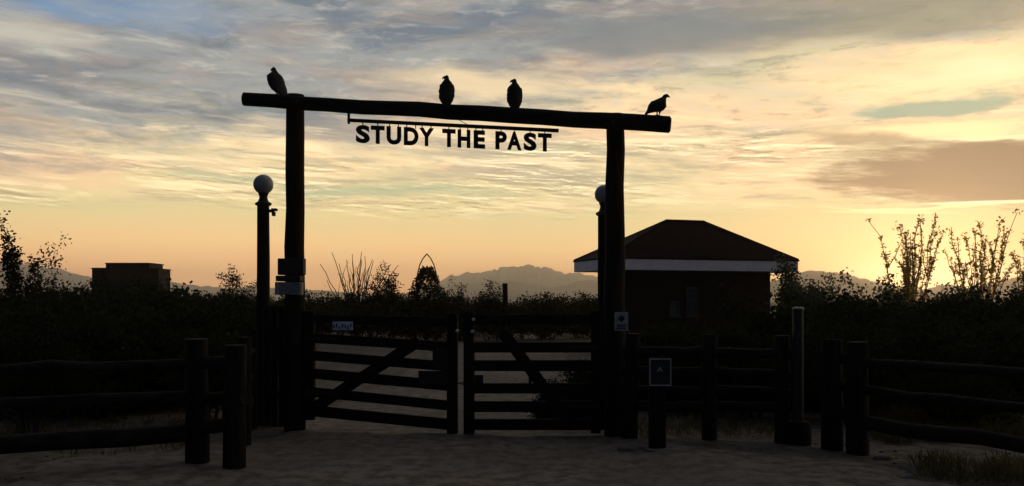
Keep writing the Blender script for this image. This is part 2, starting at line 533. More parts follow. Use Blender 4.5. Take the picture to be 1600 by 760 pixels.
def ground_h(x, y):
    d = math.hypot(x, y)
    a = 0.05 * (vnoise(x * 0.7, y * 0.7, 1) - 0.5) + 0.03 * (vnoise(x * 2.3, y * 2.3, 2) - 0.5)
    a *= 1.0 if d < 40 else max(0, 1 - (d - 40) / 60)
    r = abs(x - road_mid(y))
    a *= 0.35 + 0.65 * smoothstep(1.7, 3.4, r)
    if y < 60:                                   # wheel ruts and the low berms beside the road
        for k in (-0.8, 0.8):
            a -= 0.022 * math.exp(-((x - road_mid(y) - k) / 0.22) ** 2)
        a += 0.035 * math.exp(-((r - 2.7) / 0.5) ** 2)
    return a


# ------------------------------------------------------------------ ground and road
def axis(lims):
    out = []
    for a, b, st in lims:
        n = max(1, round((b - a) / st))
        out += [a + (b - a) * i / n for i in range(n)]
    return out + [lims[-1][1]]


xs = axis([(-5000, -800, 700), (-800, -120, 85), (-120, -30, 7), (-30, -9, 0.8), (-9, 9, 0.16), (9, 30, 0.8), (30, 120, 7), (120, 800, 85), (800, 5000, 700)])
ys = axis([(-800, -60, 90), (-60, -5, 6), (-5, 3, 1.0), (3, 18, 0.16), (18, 45, 0.7), (45, 140, 6), (140, 900, 80), (900, 5000, 600)])
nx = len(xs)
gv = [(x, y, ground_h(x, y)) for y in ys for x in xs]
gf = [(j * nx + i, j * nx + i + 1, (j + 1) * nx + i + 1, (j + 1) * nx + i) for j in range(len(ys) - 1) for i in range(nx - 1)]
g = MB()
g.v, g.f = gv, gf
tag(g.build('ground', 'ground', smooth=True), kind='structure')

rd = MB()
ry_ = axis([(-20, 3, 1.5), (3, 18, 0.16), (18, 60, 0.8)])
ru = [-2.15 + 0.05 * k for k in range(87)]
for y in ry_:
    for k, u in enumerate(ru):
        u2 = u * (1 + 0.10 * (vnoise(y * 0.8, u, 5) - 0.5))
        wid = 1 + 1.0 * smoothstep(10.9, 8.8, y)
        wid *= 1 + 0.22 * (vnoise(y * 0.5, 3 if u > 0 else 9, 6) - 0.5) + 0.1 * (vnoise(y * 2.1, 3 if u > 0 else 9, 7) - 0.5)
        x = road_mid(y) + (u2 if abs(u) < 1 else math.copysign(1 + (abs(u2) - 1) * (1 + (wid - 1) * 1.9), u))
        rd.v.append((x, y, ground_h(x, y) + (0.015 if 0 < k < len(ru) - 1 else -0.02)))
nr = len(ru)
rd.f = [(j * nr + i, j * nr + i + 1, (j + 1) * nr + i + 1, (j + 1) * nr + i) for j in range(len(ry_) - 1) for i in range(nr - 1)]
tag(rd.build('dirt_road', 'road', smooth=True), kind='structure')


# ------------------------------------------------------------------ far hills
def hills(name, prof, Z, depth, seed):
    m = MB()
    ncol, nrow = 170, 15
    x0, x1 = prof[0][0], prof[-1][0]
    for j in range(nrow):
        t = j / (nrow - 1)                       # 0 near foot .. 1 far foot
        dz = (t - 0.5) * 2 * depth
        fall = (1 - abs(t - 0.5) * 2) ** 1.15
        for i in range(ncol):
            px = x0 + (x1 - x0) * i / (ncol - 1)
            for (a, ya), (b, yb) in zip(prof, prof[1:]):
                if a <= px <= b:
                    top = ya + (yb - ya) * (px - a) / (b - a)
                    break
            h = EYE + (HZ - top) / F * Z
            h *= 1 + 0.10 * (vnoise(px * 0.07, 0, seed) - 0.5) + 0.08 * (vnoise(px * 0.22, 0, seed + 1) - 0.5) + 0.04 * (vnoise(px * 0.7, 0, seed + 4) - 0.5)
            x = (px - 800) / F * Z
            rug = 1.0 if j == nrow // 2 else 0.62 + 0.5 * vnoise(x * 0.012, dz * 0.010, seed + 2)
            m.v.append((x + dz * 0.06, Z + dz, -1.0 + (h + 1.0) * fall * min(1.0, rug)))
    m.f = [(j * ncol + i, j * ncol + i + 1, (j + 1) * ncol + i + 1, (j + 1) * ncol + i) for j in range(nrow - 1) for i in range(ncol - 1)]
    return tag(m.build(name, 'hill', smooth=True), kind='structure')


hills('hills', [(600, 468), (650, 455), (690, 438), (705, 431), (722, 428), (745, 427), (780, 421), (800, 417), (826, 415), (848, 417),
                (868, 423), (884, 428), (905, 427), (930, 431), (965, 440), (1010, 452), (1060, 466)], 3600, 420, 11)
hills('hills', [(1130, 468), (1200, 440), (1262, 424), (1286, 423), (1318, 428), (1350, 437), (1380, 442), (1402, 449), (1440, 453), (1468, 447),
                (1488, 446), (1520, 450), (1545, 443), (1562, 438), (1600, 433), (1680, 424), (1780, 436), (1850, 468)], 2100, 300, 23)
hills('hills', [(-420, 468), (-250, 425), (-120, 410), (0, 409), (25, 411), (60, 415), (92, 419), (112, 426), (145, 434), (200, 441), (262, 440),
                (288, 446), (322, 447), (360, 451), (400, 448), (480, 453), (560, 458), (640, 466)], 3000, 330, 31)
hills('hills', [(640, 469), (720, 465), (780, 463), (838, 460), (872, 464), (908, 459), (935, 461), (1000, 464), (1060, 469)], 1700, 160, 41)

hills('hills', [(655, 469), (690, 455), (735, 443), (775, 438), (800, 440), (830, 444), (868, 450), (900, 441), (940, 438), (985, 450), (1040, 469)], 2500, 240, 51)

# air between here and the hills
hz = MB()
hz.box((0, 2000, 80), (9800, 5900, 166))
hm = bpy.data.materials.new('evening_haze')
hm.use_nodes = True
ht = hm.node_tree
ht.nodes.clear()
pv = ht.nodes.new('ShaderNodeVolumePrincipled')
pv.inputs['Color'].default_value = (0.99, 0.965, 0.935, 1)
pv.inputs['Density'].default_value = 0.00028
pv.inputs['Anisotropy'].default_value = 0.88
ho = ht.nodes.new('ShaderNodeOutputMaterial')
ht.links.new(pv.outputs[0], ho.inputs['Volume'])
tag(hz.build('haze', hm), kind='stuff')


# ------------------------------------------------------------------ plants
def leaf_mesh(name, pts, size, mat, root=None, parent=None, seed=0, long=1.0, dirs=None, wide=0.34):
    r = np.random.default_rng(seed)
    P = np.asarray(pts, dtype=float)
    n = len(P)
    a = r.normal(size=(n, 3)) if dirs is None else np.asarray(dirs, dtype=float) + r.normal(size=(n, 3)) * 0.25
    a /= np.linalg.norm(a, axis=1)[:, None] + 1e-9
    b = np.cross(a, r.normal(size=(n, 3)))
    b /= np.linalg.norm(b, axis=1)[:, None] + 1e-9
    s = size * r.uniform(0.6, 1.35, size=(n, 1))
    v = np.empty((n, 4, 3))
    v[:, 0] = P
    v[:, 1] = P + a * s * 0.55 * long + b * s * wide
    v[:, 2] = P + a * s * 1.1 * long
    v[:, 3] = P + a * s * 0.5 * long - b * s * wide
    if root is not None:
        v -= np.array(root.location)
    f = np.arange(n * 4).reshape(n, 4)
    me = bpy.data.meshes.new(name)
    me.vertices.add(n * 4)
    me.vertices.foreach_set('co', v.ravel())
    me.loops.add(n * 4)
    me.loops.foreach_set('vertex_index', f.ravel())
    me.polygons.add(n)
    me.polygons.foreach_set('loop_start', np.arange(0, n * 4, 4))
    me.update(calc_edges=True)
    me.materials.append(M[mat])
    o = bpy.data.objects.new(name, me)
    COL.objects.link(o)
    if parent is not None or root is not None:
        o.parent = parent if parent is not None else root
    return o


def grow(rng, m, p, d, length, rad, depth, tips, spread=0.6, lift=0.12, kids=(2, 4)):
    """one crooked branch with side branches; leaf sites go into tips"""
    n = 4
    pts, rads = [p.copy()], [rad]
    for i in range(n):
        d = (d + Vector((rng.gauss(0, 0.16), rng.gauss(0, 0.16), rng.gauss(0, 0.10) + lift * 0.3))).normalized()
        p = p + d * (length / n)
        pts.append(p.copy())
        rads.append(max(0.0025, rad * (1 - 0.72 * (i + 1) / n)))
        if depth <= 1 and i >= 1:
            tips.append((p.copy(), d.copy()))
    m.tube(pts, rads, 4 if rad < 0.02 else 6)
    if depth > 0:
        for _ in range(rng.randint(*kids)):
            k = rng.randint(1, n)
            dd = (d + Vector((rng.gauss(0, spread), rng.gauss(0, spread), rng.gauss(0, spread * 0.6) + lift))).normalized()
            grow(rng, m, pts[k], dd, length * rng.uniform(0.45, 0.72), rads[k] * 0.7, depth - 1, tips, spread, lift, kids)
    else:
        tips.append((p.copy(), d.copy()))


def shrub_parts(rng, base, height, width, stems=6, depth=2, per=14, scat=0.10, lift=0.15, spread=0.55, rad=0.022, kids=(2, 4), fit=False):
    m, tips = MB(), []
    for k in range(stems):
        th = 2 * math.pi * (k + rng.random()) / stems
        lean = rng.uniform(0.15, 1.0) * width / max(height, 0.1) * 0.75
        d = Vector((math.cos(th) * lean, math.sin(th) * lean, 1)).normalized()
        grow(rng, m, Vector(base) + Vector((math.cos(th) * 0.06, math.sin(th) * 0.06, -0.05)), d, height * rng.uniform(0.5, 0.72), rad, depth, tips, spread, lift, kids)
    # bring the crown to its height
    top = max(t[0].z for t in tips) - base[2]
    k = height / top
    m.v = [(v[0], v[1], base[2] + (v[2] - base[2]) * k) for v in m.v]
    kx = ox = None
    if fit:
        X = np.array([t[0].x for t in tips]) - base[0]
        lo_x, hi_x = np.percentile(X, [4, 96])
        ox, kx = (lo_x + hi_x) / 2, 2 * width / (hi_x - lo_x)
        hz_ = lambda x, z: base[0] + (x - base[0] - ox * min(1, (z - base[2]) / height * 1.6)) * kx
        m.v = [(hz_(v[0], v[2]), base[1] + (v[1] - base[1]) * kx, v[2]) for v in m.v]
    pts, dirs = [], []
    for t, d in tips:
        t = Vector((t.x, t.y, base[2] + (t.z - base[2]) * k))
        if fit:
            t = Vector((hz_(t.x, t.z), base[1] + (t.y - base[1]) * kx, t.z))
        for _ in range(rng.randint(int(per * 0.5), int(per * 1.4))):
            pts.append((t.x + rng.gauss(0, scat), t.y + rng.gauss(0, scat), max(base[2] + 0.03, t.z + rng.gauss(0, scat * 0.8))))
            dirs.append((d.x, d.y, d.z))
    return m, pts, dirs


def shrub(name, label, px, Z, top, width, group=None, leaf='leafd', size=0.05, seed=1, cat='shrub', **kw):
    rng = random.Random(seed)
    x = (px - 800) / F * Z
    b = (x, Z, ground_h(x, Z) if Z < 60 else 0.0)
    h = EYE + (HZ - top) / F * Z - b[2]
    t = thing(name, b, label, cat, group)
    m, pts, dirs = shrub_parts(rng, b, h, width, fit=True, **kw)
    m.build('stems', 'stem', t)
    leaf_mesh('foliage', pts, size, leaf, t, None, seed)
    return t


def ocotillo(label, px, Z, top, width, seed, canes=14, leafy=True, cat='ocotillo'):
    rng = random.Random(seed)
    x = (px - 800) / F * Z
    b = Vector((x, Z, ground_h(x, Z) if Z < 60 else 0))
    h = EYE + (HZ - top) / F * Z - b.z
    t = thing('ocotillo', b, label, cat, 'ocotillos against the evening sky')
    pts, dirs = [], []
    for k in range(canes):
        m = MB()
        th = 2 * math.pi * (k + rng.random() * 0.8) / canes
        lean = rng.uniform(0.1, 1.0)
        H = h * (1.0 if k == 0 else rng.uniform(0.62, 0.99))
        n = 9
        cane, rads = [], []
        wob = [rng.gauss(0, 0.03) for _ in range(n + 1)]
        wob2 = [rng.gauss(0, 0.03) for _ in range(n + 1)]
        for i in range(n + 1):
            s = i / n
            r = width * lean * (s ** 1.25)
            cane.append(Vector((b.x + math.cos(th) * r + wob[i] * s * 1.5, b.y + math.sin(th) * r + wob2[i] * s, b.z - 0.05 + H * s)))
            rads.append((0.011 if leafy else 0.030) * (1 - 0.7 * s) + 0.004)
        m.tube(cane, rads, 5)
        if rng.random() < 0.5:                     # a fork near the top
            s0 = cane[6]
            e = s0 + Vector((rng.gauss(0, 0.18), rng.gauss(0, 0.18), h * rng.uniform(0.16, 0.27)))
            m.tube([s0, (s0 + e) / 2 + Vector((rng.gauss(0, 0.03), 0, 0.02)), e], [0.014, 0.011, 0.006], 4)
            if leafy:
                for _ in range(34):
                    q = s0.lerp(e, rng.random())
                    pts.append((q.x + rng.gauss(0, 0.02), q.y + rng.gauss(0, 0.02), q.z)); dirs.append((rng.gauss(0, 1), rng.gauss(0, 1), 0.7))
        m.build('cane', 'cane' if leafy else 'stem', t)
        if leafy:
            for i in range(2, n):
                if rng.random() < 0.12:
                    continue
                for _ in range(rng.randint(12, 46)):
                    q = cane[i].lerp(cane[i + 1], rng.random())
                    pts.append((q.x + rng.gauss(0, 0.022), q.y + rng.gauss(0, 0.022), q.z))
                    dirs.append((rng.gauss(0, 1), rng.gauss(0, 1), rng.uniform(0.2, 1.2)))
            if rng.random() < 0.6:                 # tufted tip
                for _ in range(rng.randint(10, 26)):
                    q = cane[-1] + Vector((rng.gauss(0, 0.05), rng.gauss(0, 0.05), rng.gauss(0, 0.06)))
                    pts.append(tuple(q)); dirs.append((rng.gauss(0, 1), rng.gauss(0, 1), 0.8))
    if leafy:
        leaf_mesh('foliage', pts, 0.058, 'leafo', t, None, seed, 1.2, dirs)
    return t


# tall leafy ocotillos at the right, one clump behind them cut by the frame
ocotillo('tall leafy ocotillo left of the two beside the brightest sunset glow', 1422, 23, 330, 0.95, 5, 21)
ocotillo('tall leafy ocotillo right of the two beside the brightest sunset glow', 1530, 23, 328, 1.05, 8, 20)
ocotillo('leafy ocotillo cut off by the right edge of the picture', 1612, 24, 352, 0.6, 12, 11)
# bare ocotillo in the middle distance
ocotillo('bare thin-caned ocotillo seen just right of the left gate post', 556, 38, 392, 1.9, 15, 27, False)

# skyline shrubs
shrub('mesquite_tree', 'tallest dark mesquite at the left edge of the picture', 36, 17, 338, 0.34, seed=2, stems=4, depth=3, per=9, scat=0.07, size=0.06, lift=0.32, spread=0.45, rad=0.035, cat='tree', kids=(2, 3))
shrub('mesquite_tree', 'low spreading mesquite with open branches right of the tallest one', 112, 18, 370, 0.66, seed=45, stems=6, depth=3, per=5, scat=0.07, size=0.055, lift=0.12, spread=0.55, rad=0.03, cat='tree', kids=(2, 3))
shrub('creosote_bush', 'small tufted bush on the skyline left of the left globe lamp', 366, 34, 420, 0.62, seed=4, stems=7, per=13, size=0.07)
shrub('creosote_bush', 'rounded bush on the skyline between bare ocotillo and metal arch', 614, 38, 416, 0.72, seed=6, stems=7, per=17, size=0.08)
shrub('creosote_bush', 'broad dark bush growing among the bare ocotillo canes', 575, 37, 440, 1.9, seed=16, stems=12, per=14, size=0.08)
shrub('creosote_bush', 'thin twiggy bush on the skyline right of the metal arch', 722, 38, 434, 0.8, seed=7, stems=10, depth=2, per=7, size=0.07)
shrub('creosote_bush', 'little bush beside the short dark stub on the skyline', 776, 38, 440, 0.28, seed=9, stems=6, per=12, size=0.07)
rngc = random.Random(10)
vm = thing('vine_mound', (at(667, HZ, 37.5).x, 37.5, 0), 'dense cone-shaped bush under the pointed metal arch', 'shrub')
vpts, vst = [], MB()
for _ in range(9):
    th = rngc.uniform(0, 6.283)
    q = Vector((math.cos(th) * 0.5, math.sin(th) * 0.5, rngc.uniform(1.6, 2.6)))
    vst.tube([vm.location + Vector((0, 0, -0.05)), vm.location + q * 0.5 + Vector((rngc.gauss(0, 0.05), 0, 0)), vm.location + q], [0.03, 0.02, 0.006], 5)
for _ in range(5200):
    z = 3.0 * rngc.random() ** 0.8
    r = (0.20 + 0.60 * min(1, (3.0 - z) / 1.1) ** 0.8) * rngc.uniform(0.3, 1.0) ** 0.5 * (1 + rngc.gauss(0, 0.07))
    th = rngc.uniform(0, 6.283)
    vpts.append((vm.location.x + math.cos(th) * r, vm.location.y + math.sin(th) * r, 0.05 + z + rngc.gauss(0, 0.04)))
vst.build('stems', 'stem', vm)
leaf_mesh('foliage', vpts, 0.10, 'leafd', vm, None, 10)
shrub('creosote_bush', 'leafy bush against the right end of the hut eave', 1253, 21, 405, 0.36, leaf='leafg', seed=21, stems=8, per=40, size=0.07, scat=0.1)
shrub('creosote_bush', 'broad leafy bush just right of the hut', 1303, 20, 432, 0.75, leaf='leafg', seed=22, stems=9, per=16, size=0.07, scat=0.11)
shrub('creosote_bush', 'leafy bush left of the tall ocotillos with a flat top', 1362, 20, 444, 0.7, leaf='leafg', seed=23, stems=8, per=16, size=0.07, scat=0.11)
shrub('creosote_bush', 'grey-green bush at the foot of the left tall ocotillo', 1436, 19, 455, 0.75, leaf='leafg', seed=24, stems=8, per=20, size=0.07, scat=0.11)
shrub('creosote_bush', 'grey-green bush at the foot of the right tall ocotillo', 1515, 19, 452, 0.75, leaf='leafg', seed=25, stems=8, per=20, size=0.07, scat=0.11)
shrub('creosote_bush', 'grey-green bush at the right edge below the cut-off ocotillo', 1590, 18, 446, 0.7, leaf='leafg', seed=26, stems=8, per=20, size=0.07, scat=0.11)
# nearer, lower bushes
shrub('creosote_bush', 'round dark bush behind the hinge side of the right gate leaf', 893, 12.4, 581, 0.30, seed=27, stems=12, depth=2, per=80, scat=0.08, size=0.035, lift=0.05, rad=0.012)
shrub('creosote_bush', 'low dark bush behind the right rail fence over dry grass', 1487, 11.6, 570, 0.48, seed=28, stems=9, per=26, scat=0.08, size=0.04, rad=0.012)
shrub('creosote_bush', 'dark bush at the left edge beyond the low log rail', 45, 11.4, 500, 0.6, seed=29, stems=9, per=20, scat=0.09, size=0.045, rad=0.015)
shrub('creosote_bush', 'dark bush behind the paired left fence posts', 330, 12.6, 500, 0.45, seed=30, stems=9, per=26, scat=0.09, size=0.045, rad=0.015)
shrub('creosote_bush', 'dark bush behind the fence between right gate post and the framed sign', 1075, 13.1, 520, 0.65, seed=33, stems=9, per=30, scat=0.1, size=0.045, rad=0.015)
shrub('creosote_bush', 'dark bush behind the fence left of the pale pipe post', 1175, 12.9, 515, 0.6, seed=34, stems=9, per=30, scat=0.1, size=0.045, rad=0.015)
shrub('creosote_bush', 'dark bush behind the three posts of the right fence corner', 1320, 12.6, 505, 0.5, seed=35, stems=9, per=30, scat=0.1, size=0.045, rad=0.015)

# the dark scrub behind everything, one mass
def brush(name, label, spots, mat, seed):
    rng = random.Random(seed)
    ms, pts = MB(), []
    for px, Z, top, w in spots:
        x = (px - 800) / F * Z
        b = (x, Z, ground_h(x, Z) if Z < 60 else 0)
        h = max(0.5, EYE + (HZ - top) / F * Z)
        m, p, _ = shrub_parts(rng, b, h, w, stems=7, depth=2, per=int(15), scat=0.16, lift=0.06, rad=0.016)
        ms.add(m.v, m.f)
        pts += p
    o = leaf_mesh(name, pts, 0.10, mat, None, None, seed)
    tag(o, label, 'scrub', kind='stuff')
    s = ms.build('twigs', 'stem', None, o)
    return o


rng = random.Random(77)
spots = []
for px in range(240, 960, 20):
    spots.append((px + rng.uniform(-6, 6), rng.uniform(37, 43), 469 + rng.uniform(-8, 6), 0.95))
for px in range(250, 490, 26):
    spots.append((px + rng.uniform(-6, 6), rng.uniform(26, 33), 464 + rng.uniform(-9, 8), 0.95))
brush('desert_brush', 'dark desert scrub across the far side of the yard', spots, 'leafd', 78)
spots = []
for px in range(-80, 300, 24):
    spots.append((px + rng.uniform(-8, 8), rng.uniform(19, 25), 452 + rng.uniform(-8, 8), 0.95))
    spots.append((px + rng.uniform(-8, 8), rng.uniform(13, 16), 500 + rng.uniform(-14, 16), 0.75))
for px in range(300, 400, 24):
    spots.append((px, rng.uniform(14, 20), 480 + rng.uniform(-8, 10), 0.8))
brush('desert_brush', 'dark desert scrub filling the ground behind the left fence', spots, 'leafd', 79)
spots = []
for px in range(1238, 1700, 22):
    spots.append((px + rng.uniform(-8, 8), rng.uniform(16, 18.5), 482 + rng.uniform(-10, 8), 0.9))
    spots.append((px + rng.uniform(-8, 8), rng.uniform(13.6, 15), 520 + rng.uniform(-10, 12), 0.7))
for px in range(1000, 1220, 26):
    spots.append((px + rng.uniform(-8, 8), rng.uniform(14, 17), 535 + rng.uniform(-10, 8), 0.7))
brush('desert_brush', 'dark desert scrub filling the ground behind the right fence', spots, 'leafd', 80)

# dry grass and stones
rng = random.Random(5)
pts, dirs = [], []
def tuft(x, y, n, hgt):
    z = ground_h(x, y)
    for _ in range(n):
        pts.append((x + rng.gauss(0, 0.05), y + rng.gauss(0, 0.05), z - 0.01))
        dirs.append((rng.gauss(0, 0.4), rng.gauss(0, 0.4), 1.0))
for _ in range(520):
    Z = rng.uniform(10.6, 15.5)
    px = rng.uniform(1365, 1680)
    tuft((px - 800) / F * Z, Z, 26, 0.1)
for _ in range(75):
    Z = rng.uniform(9.0, 10.2)
    px = rng.uniform(1375, 1640)
    tuft((px - 800) / F * Z, Z - 0.9, 18, 0.1)
for _ in range(90):
    Z = rng.uniform(9.6, 12.5)
    px = rng.uniform(-60, 285)
    tuft((px - 800) / F * Z, Z, 10, 0.1)
for _ in range(90):
    Z = rng.uniform(10.8, 12.3)
    px = rng.uniform(1000, 1225)
    tuft((px - 800) / F * Z, Z, 8, 0.1)
tag(leaf_mesh('dry_grass', pts, 0.13, 'grass', None, None, 5, 1.3, dirs, 0.045), 'short dry grass along both fences', 'grass', kind='stuff')


def rock_mesh(rng, m, c, r, flat=0.65):
    bm = bmesh.new()
    bmesh.ops.create_icosphere(bm, subdivisions=2 if r > 0.05 else 1, radius=1)
    ph = rng.random() * 50
    bm.verts.index_update()
    vs_ = []
    for q in bm.verts:
        k = 0.75 + 0.5 * vnoise(q.co.x * 1.6 + ph, q.co.y * 1.6 + q.co.z * 2.1 + ph, 3)
        vs_.append((c[0] + q.co.x * r * k, c[1] + q.co.y * r * k * 0.8, c[2] + q.co.z * r * k * flat))
    m.add(vs_, [tuple(q.index for q in fa.verts) for fa in bm.faces])
    bm.free()


gm_ = MB()
for _ in range(1100):
    Z = 6.5 + 8 * rng.random() ** 1.5
    x = rng.uniform(-0.62, 0.62) * Z
    if abs(x - road_mid(Z)) < 1.7 and rng.random() < 0.75:
        continue
    r = rng.uniform(0.008, 0.028)
    rock_mesh(rng, gm_, (x, Z, ground_h(x, Z) + r * 0.2), r)
tag(gm_.build('gravel', 'rock', smooth=False), 'loose gravel scattered over the dirt', 'gravel', kind='stuff')
for px, py, r, lab in [(988, 707, 0.15, 'flat rock at the foot of the framed sign post'),
                       (1016, 711, 0.085, 'small stone touching the framed sign post'),
                       (1380, 716, 0.10, 'flat stone in front of the right fence corner'),
                       (1420, 752, 0.09, 'flat stone at the bottom edge right of the road')]:
    Z = depth_of(py)
    x = (px - 800) / F * Z
    m = MB()
    rock_mesh(rng, m, (x, Z, ground_h(x, Z) + r * 0.12), r, 0.42)
    tag(m.build('rock', 'rock', smooth=True), lab, 'rock')

# ------------------------------------------------------------------ hut
ang = math.radians(18.0)
fx_ = Vector((math.cos(ang), math.sin(ang), 0))
fn = Vector((-math.sin(ang), math.cos(ang), 0))
C0 = at(950, HZ, 26.0); C0.z = 0
L, D = 6.55, 2.64
hut = thing('ranger_hut', C0 + fx_ * L / 2 + fn * D / 2, 'dark brown hut with hipped roof and white fascia behind the right gate post', 'hut')
def hp(u, v, z): return C0 + fx_ * u + fn * v + Vector((0, 0, z))
EB, ET, RZ = 2.61, 2.975, 4.23
OV = 0.61
w = MB()                                          # walls with real openings in the front
wins = [(2.52, 0.34, 1.22, 1.68), (3.12, 0.40, 1.22, 2.12)]      # u centre, width, z0, z1
u0, u1, v0, v1 = OV, L - OV, OV, D - OV
T = 0.14
cuts = sorted({u0, u1} | {c - ww / 2 for c, ww, *_ in wins} | {c + ww / 2 for c, ww, *_ in wins})
for a, b in zip(cuts, cuts[1:]):
    c = (a + b) / 2
    win = next((q for q in wins if abs(q[0] - c) < q[1] / 2), None)
    for z0, z1 in ([(-0.1, win[2]), (win[3], EB)] if win else [(-0.1, EB)]):
        w.box(hp(c, v0 + T / 2, (z0 + z1) / 2), (b - a, T, z1 - z0), (fx_, fn, Vector((0, 0, 1))))
w.box(hp((u0 + u1) / 2, v1 - T / 2, EB / 2 - 0.05), (u1 - u0, T, EB + 0.1), (fx_, fn, Vector((0, 0, 1))))
for uu in (u0 + T / 2, u1 - T / 2):
    w.box(hp(uu, (v0 + v1) / 2, EB / 2 - 0.05), (T, v1 - v0 - 2 * T, EB + 0.1), (fx_, fn, Vector((0, 0, 1))))
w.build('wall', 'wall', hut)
AX = (fx_, fn, Vector((0, 0, 1)))
for c, ww, z0, z1 in wins:
    fr = MB()
    for s in (-1, 1):
        fr.box(hp(c + s * (ww / 2 - 0.02), v0 + 0.03, (z0 + z1) / 2), (0.04, 0.07, z1 - z0), AX)
    for z in (z0 + 0.02, z1 - 0.02) + (((z0 + z1) / 2 + 0.06,) if z1 - z0 > 0.6 else ()):
        fr.box(hp(c, v0 + 0.03, z), (ww - 0.08, 0.07, 0.04), AX)
    wo_ = fr.build('window', 'frame', hut)
    zm = (z0 + z1) / 2 + 0.06
    for a, b in ([(z0 + 0.04, zm - 0.02), (zm + 0.02, z1 - 0.04)] if z1 - z0 > 0.6 else [(z0 + 0.04, z1 - 0.04)]):
        MB().box(hp(c, v0 + 0.04, (a + b) / 2), (ww - 0.08, 0.012, b - a), AX).build('pane', 'glass', hut, wo_)
    MB().box(hp(c, v0 - 0.03, z0 - 0.025), (ww + 0.1, 0.10, 0.04), AX, 0.006).build('sill', 'frame', hut, wo_)
rf = MB()                                         # hipped roof with thickness, ridge along the front
oh = 0.03
lo = [hp(-oh, -oh, ET), hp(L + oh, -oh, ET), hp(L + oh, D + oh, ET), hp(-oh, D + oh, ET)]
hi = [hp(2.585, D / 2, RZ), hp(3.96, D / 2, RZ)]
bt = [p - Vector((0, 0, 0.04)) for p in lo]
rf.add(lo + hi + bt, [(0, 1, 5, 4), (1, 2, 5), (2, 3, 4, 5), (3, 0, 4), (0, 6, 7, 1), (1, 7, 8, 2), (2, 8, 9, 3), (3, 9, 6, 0), (9, 8, 7, 6)])
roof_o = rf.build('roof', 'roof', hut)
rg = MB()
rg.tube([hi[0] + Vector((0, 0, 0.0)), hi[1]], 0.045, 8)
rg.build('ridge_cap', 'roof', hut, roof_o)
for a, b in ((lo[0], hi[0]), (lo[1], hi[1]), (lo[2], hi[1]), (lo[3], hi[0])):
    MB().tube([a + (b - a) * 0.01, b], 0.035, 6).build('hip_cap', 'roof', hut, roof_o)
fz = (EB + ET - 0.045) / 2
fh = ET - 0.045 - EB
for p, q in ((hp(0.025, 0, fz), hp(L - 0.025, 0, fz)), (hp(0.025, D, fz), hp(L - 0.025, D, fz)), (hp(0, 0.025, fz), hp(0, D - 0.025, fz)), (hp(L, 0.025, fz), hp(L, D - 0.025, fz))):
    MB().bar(p, q, fh, 0.03, 0.004).build('fascia', 'fascia', hut, label='white painted fascia board')
MB().box(hp(L / 2, D / 2, EB + 0.03), (L - 0.1, D - 0.1, 0.02), AX).build('soffit', 'fascia', hut)

# ------------------------------------------------------------------ far adobe building, left
Zb = 60.0
bl = thing('adobe_building', at(205, HZ, Zb) - Vector((0, 0, EYE)) + Vector((0, 2.2, 0)), 'dark flat-roofed building with stepped parapet on the left skyline', 'building')
def bx_(x0, x1, top, y0, y1, name, cap=True):
    a, b = at(x0, top, Zb), at(x1, top, Zb)
    h = a.z
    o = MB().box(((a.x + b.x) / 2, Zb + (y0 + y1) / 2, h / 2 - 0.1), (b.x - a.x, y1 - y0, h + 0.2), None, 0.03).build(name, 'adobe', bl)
    if cap:
        MB().box(((a.x + b.x) / 2, Zb + (y0 + y1) / 2, h + 0.035), (b.x - a.x + 0.1, y1 - y0 + 0.1, 0.07), None, 0.015).build('parapet_cap', 'adobe', bl, o)
bx_(165, 233, 412.5, 0, 2.4, 'wall')
bx_(233.2, 246, 421, 0.2, 2.3, 'stair_wall')
bx_(140, 164.8, 420, 0.3, 2.2, 'side_wall')

# metal arch, stub
Za = 37.2
ar = MB()
for s in (-1, 1):
    pts_ = []
    for px, py in [(0, 397), (-6, 404), (-11, 414), (-14, 425), (-16, 440), (-17, 470), (-17, 530)]:
        p = at(667 - s * px, py, Za)
        pts_.append(p)
    pts_.append(Vector((pts_[-1].x, Za, -0.05)))
    ar.tube(pts_, 0.027, 6)
a_ = at(667, HZ, Za); a_.z = 0
tr_ = thing('garden_arch', a_, 'thin pointed metal arch rising over the cone-shaped bush', 'arch')
ar.build('hoop', 'iron', tr_, smooth='auto')
for py in (432, 462):
    MB().tube([at(652, py, Za), at(682, py, Za)], 0.018, 6).build('cross_bar', 'iron', tr_)
Zs = 37.0
sp = at(789, 443, Zs)
st = thing('wooden_stub', (sp.x, Zs, 0), 'short dark stub standing up from the scrub left of the hut', 'post')
MB().tube([(sp.x, Zs, -0.1), (sp.x + 0.02, Zs, 1.2), (sp.x, Zs, sp.z)], [0.13, 0.12, 0.11], 10, True, random.Random(3), 0.06).build('stake', 'log', st)

# ------------------------------------------------------------------ gateway
GA, GB = Vector((at(460, HZ, 11.5).x, 11.5, 0)), Vector((at(960, HZ, 11.0).x, 11.0, 0))
GD = (GB - GA).normalized()
GN = Vector((-GD.y, GD.x, 0))                     # away from the camera
def gp(px, py, off=0.0):
    """point of the gate plane (moved off metres away from us) under a photo pixel"""
    A = GA + GN * off
    t = (px - 800) / F
    s = (t * A.y - A.x) / (GD.x - t * GD.y)
    p = A + GD * s
    return at(px, py, p.y)

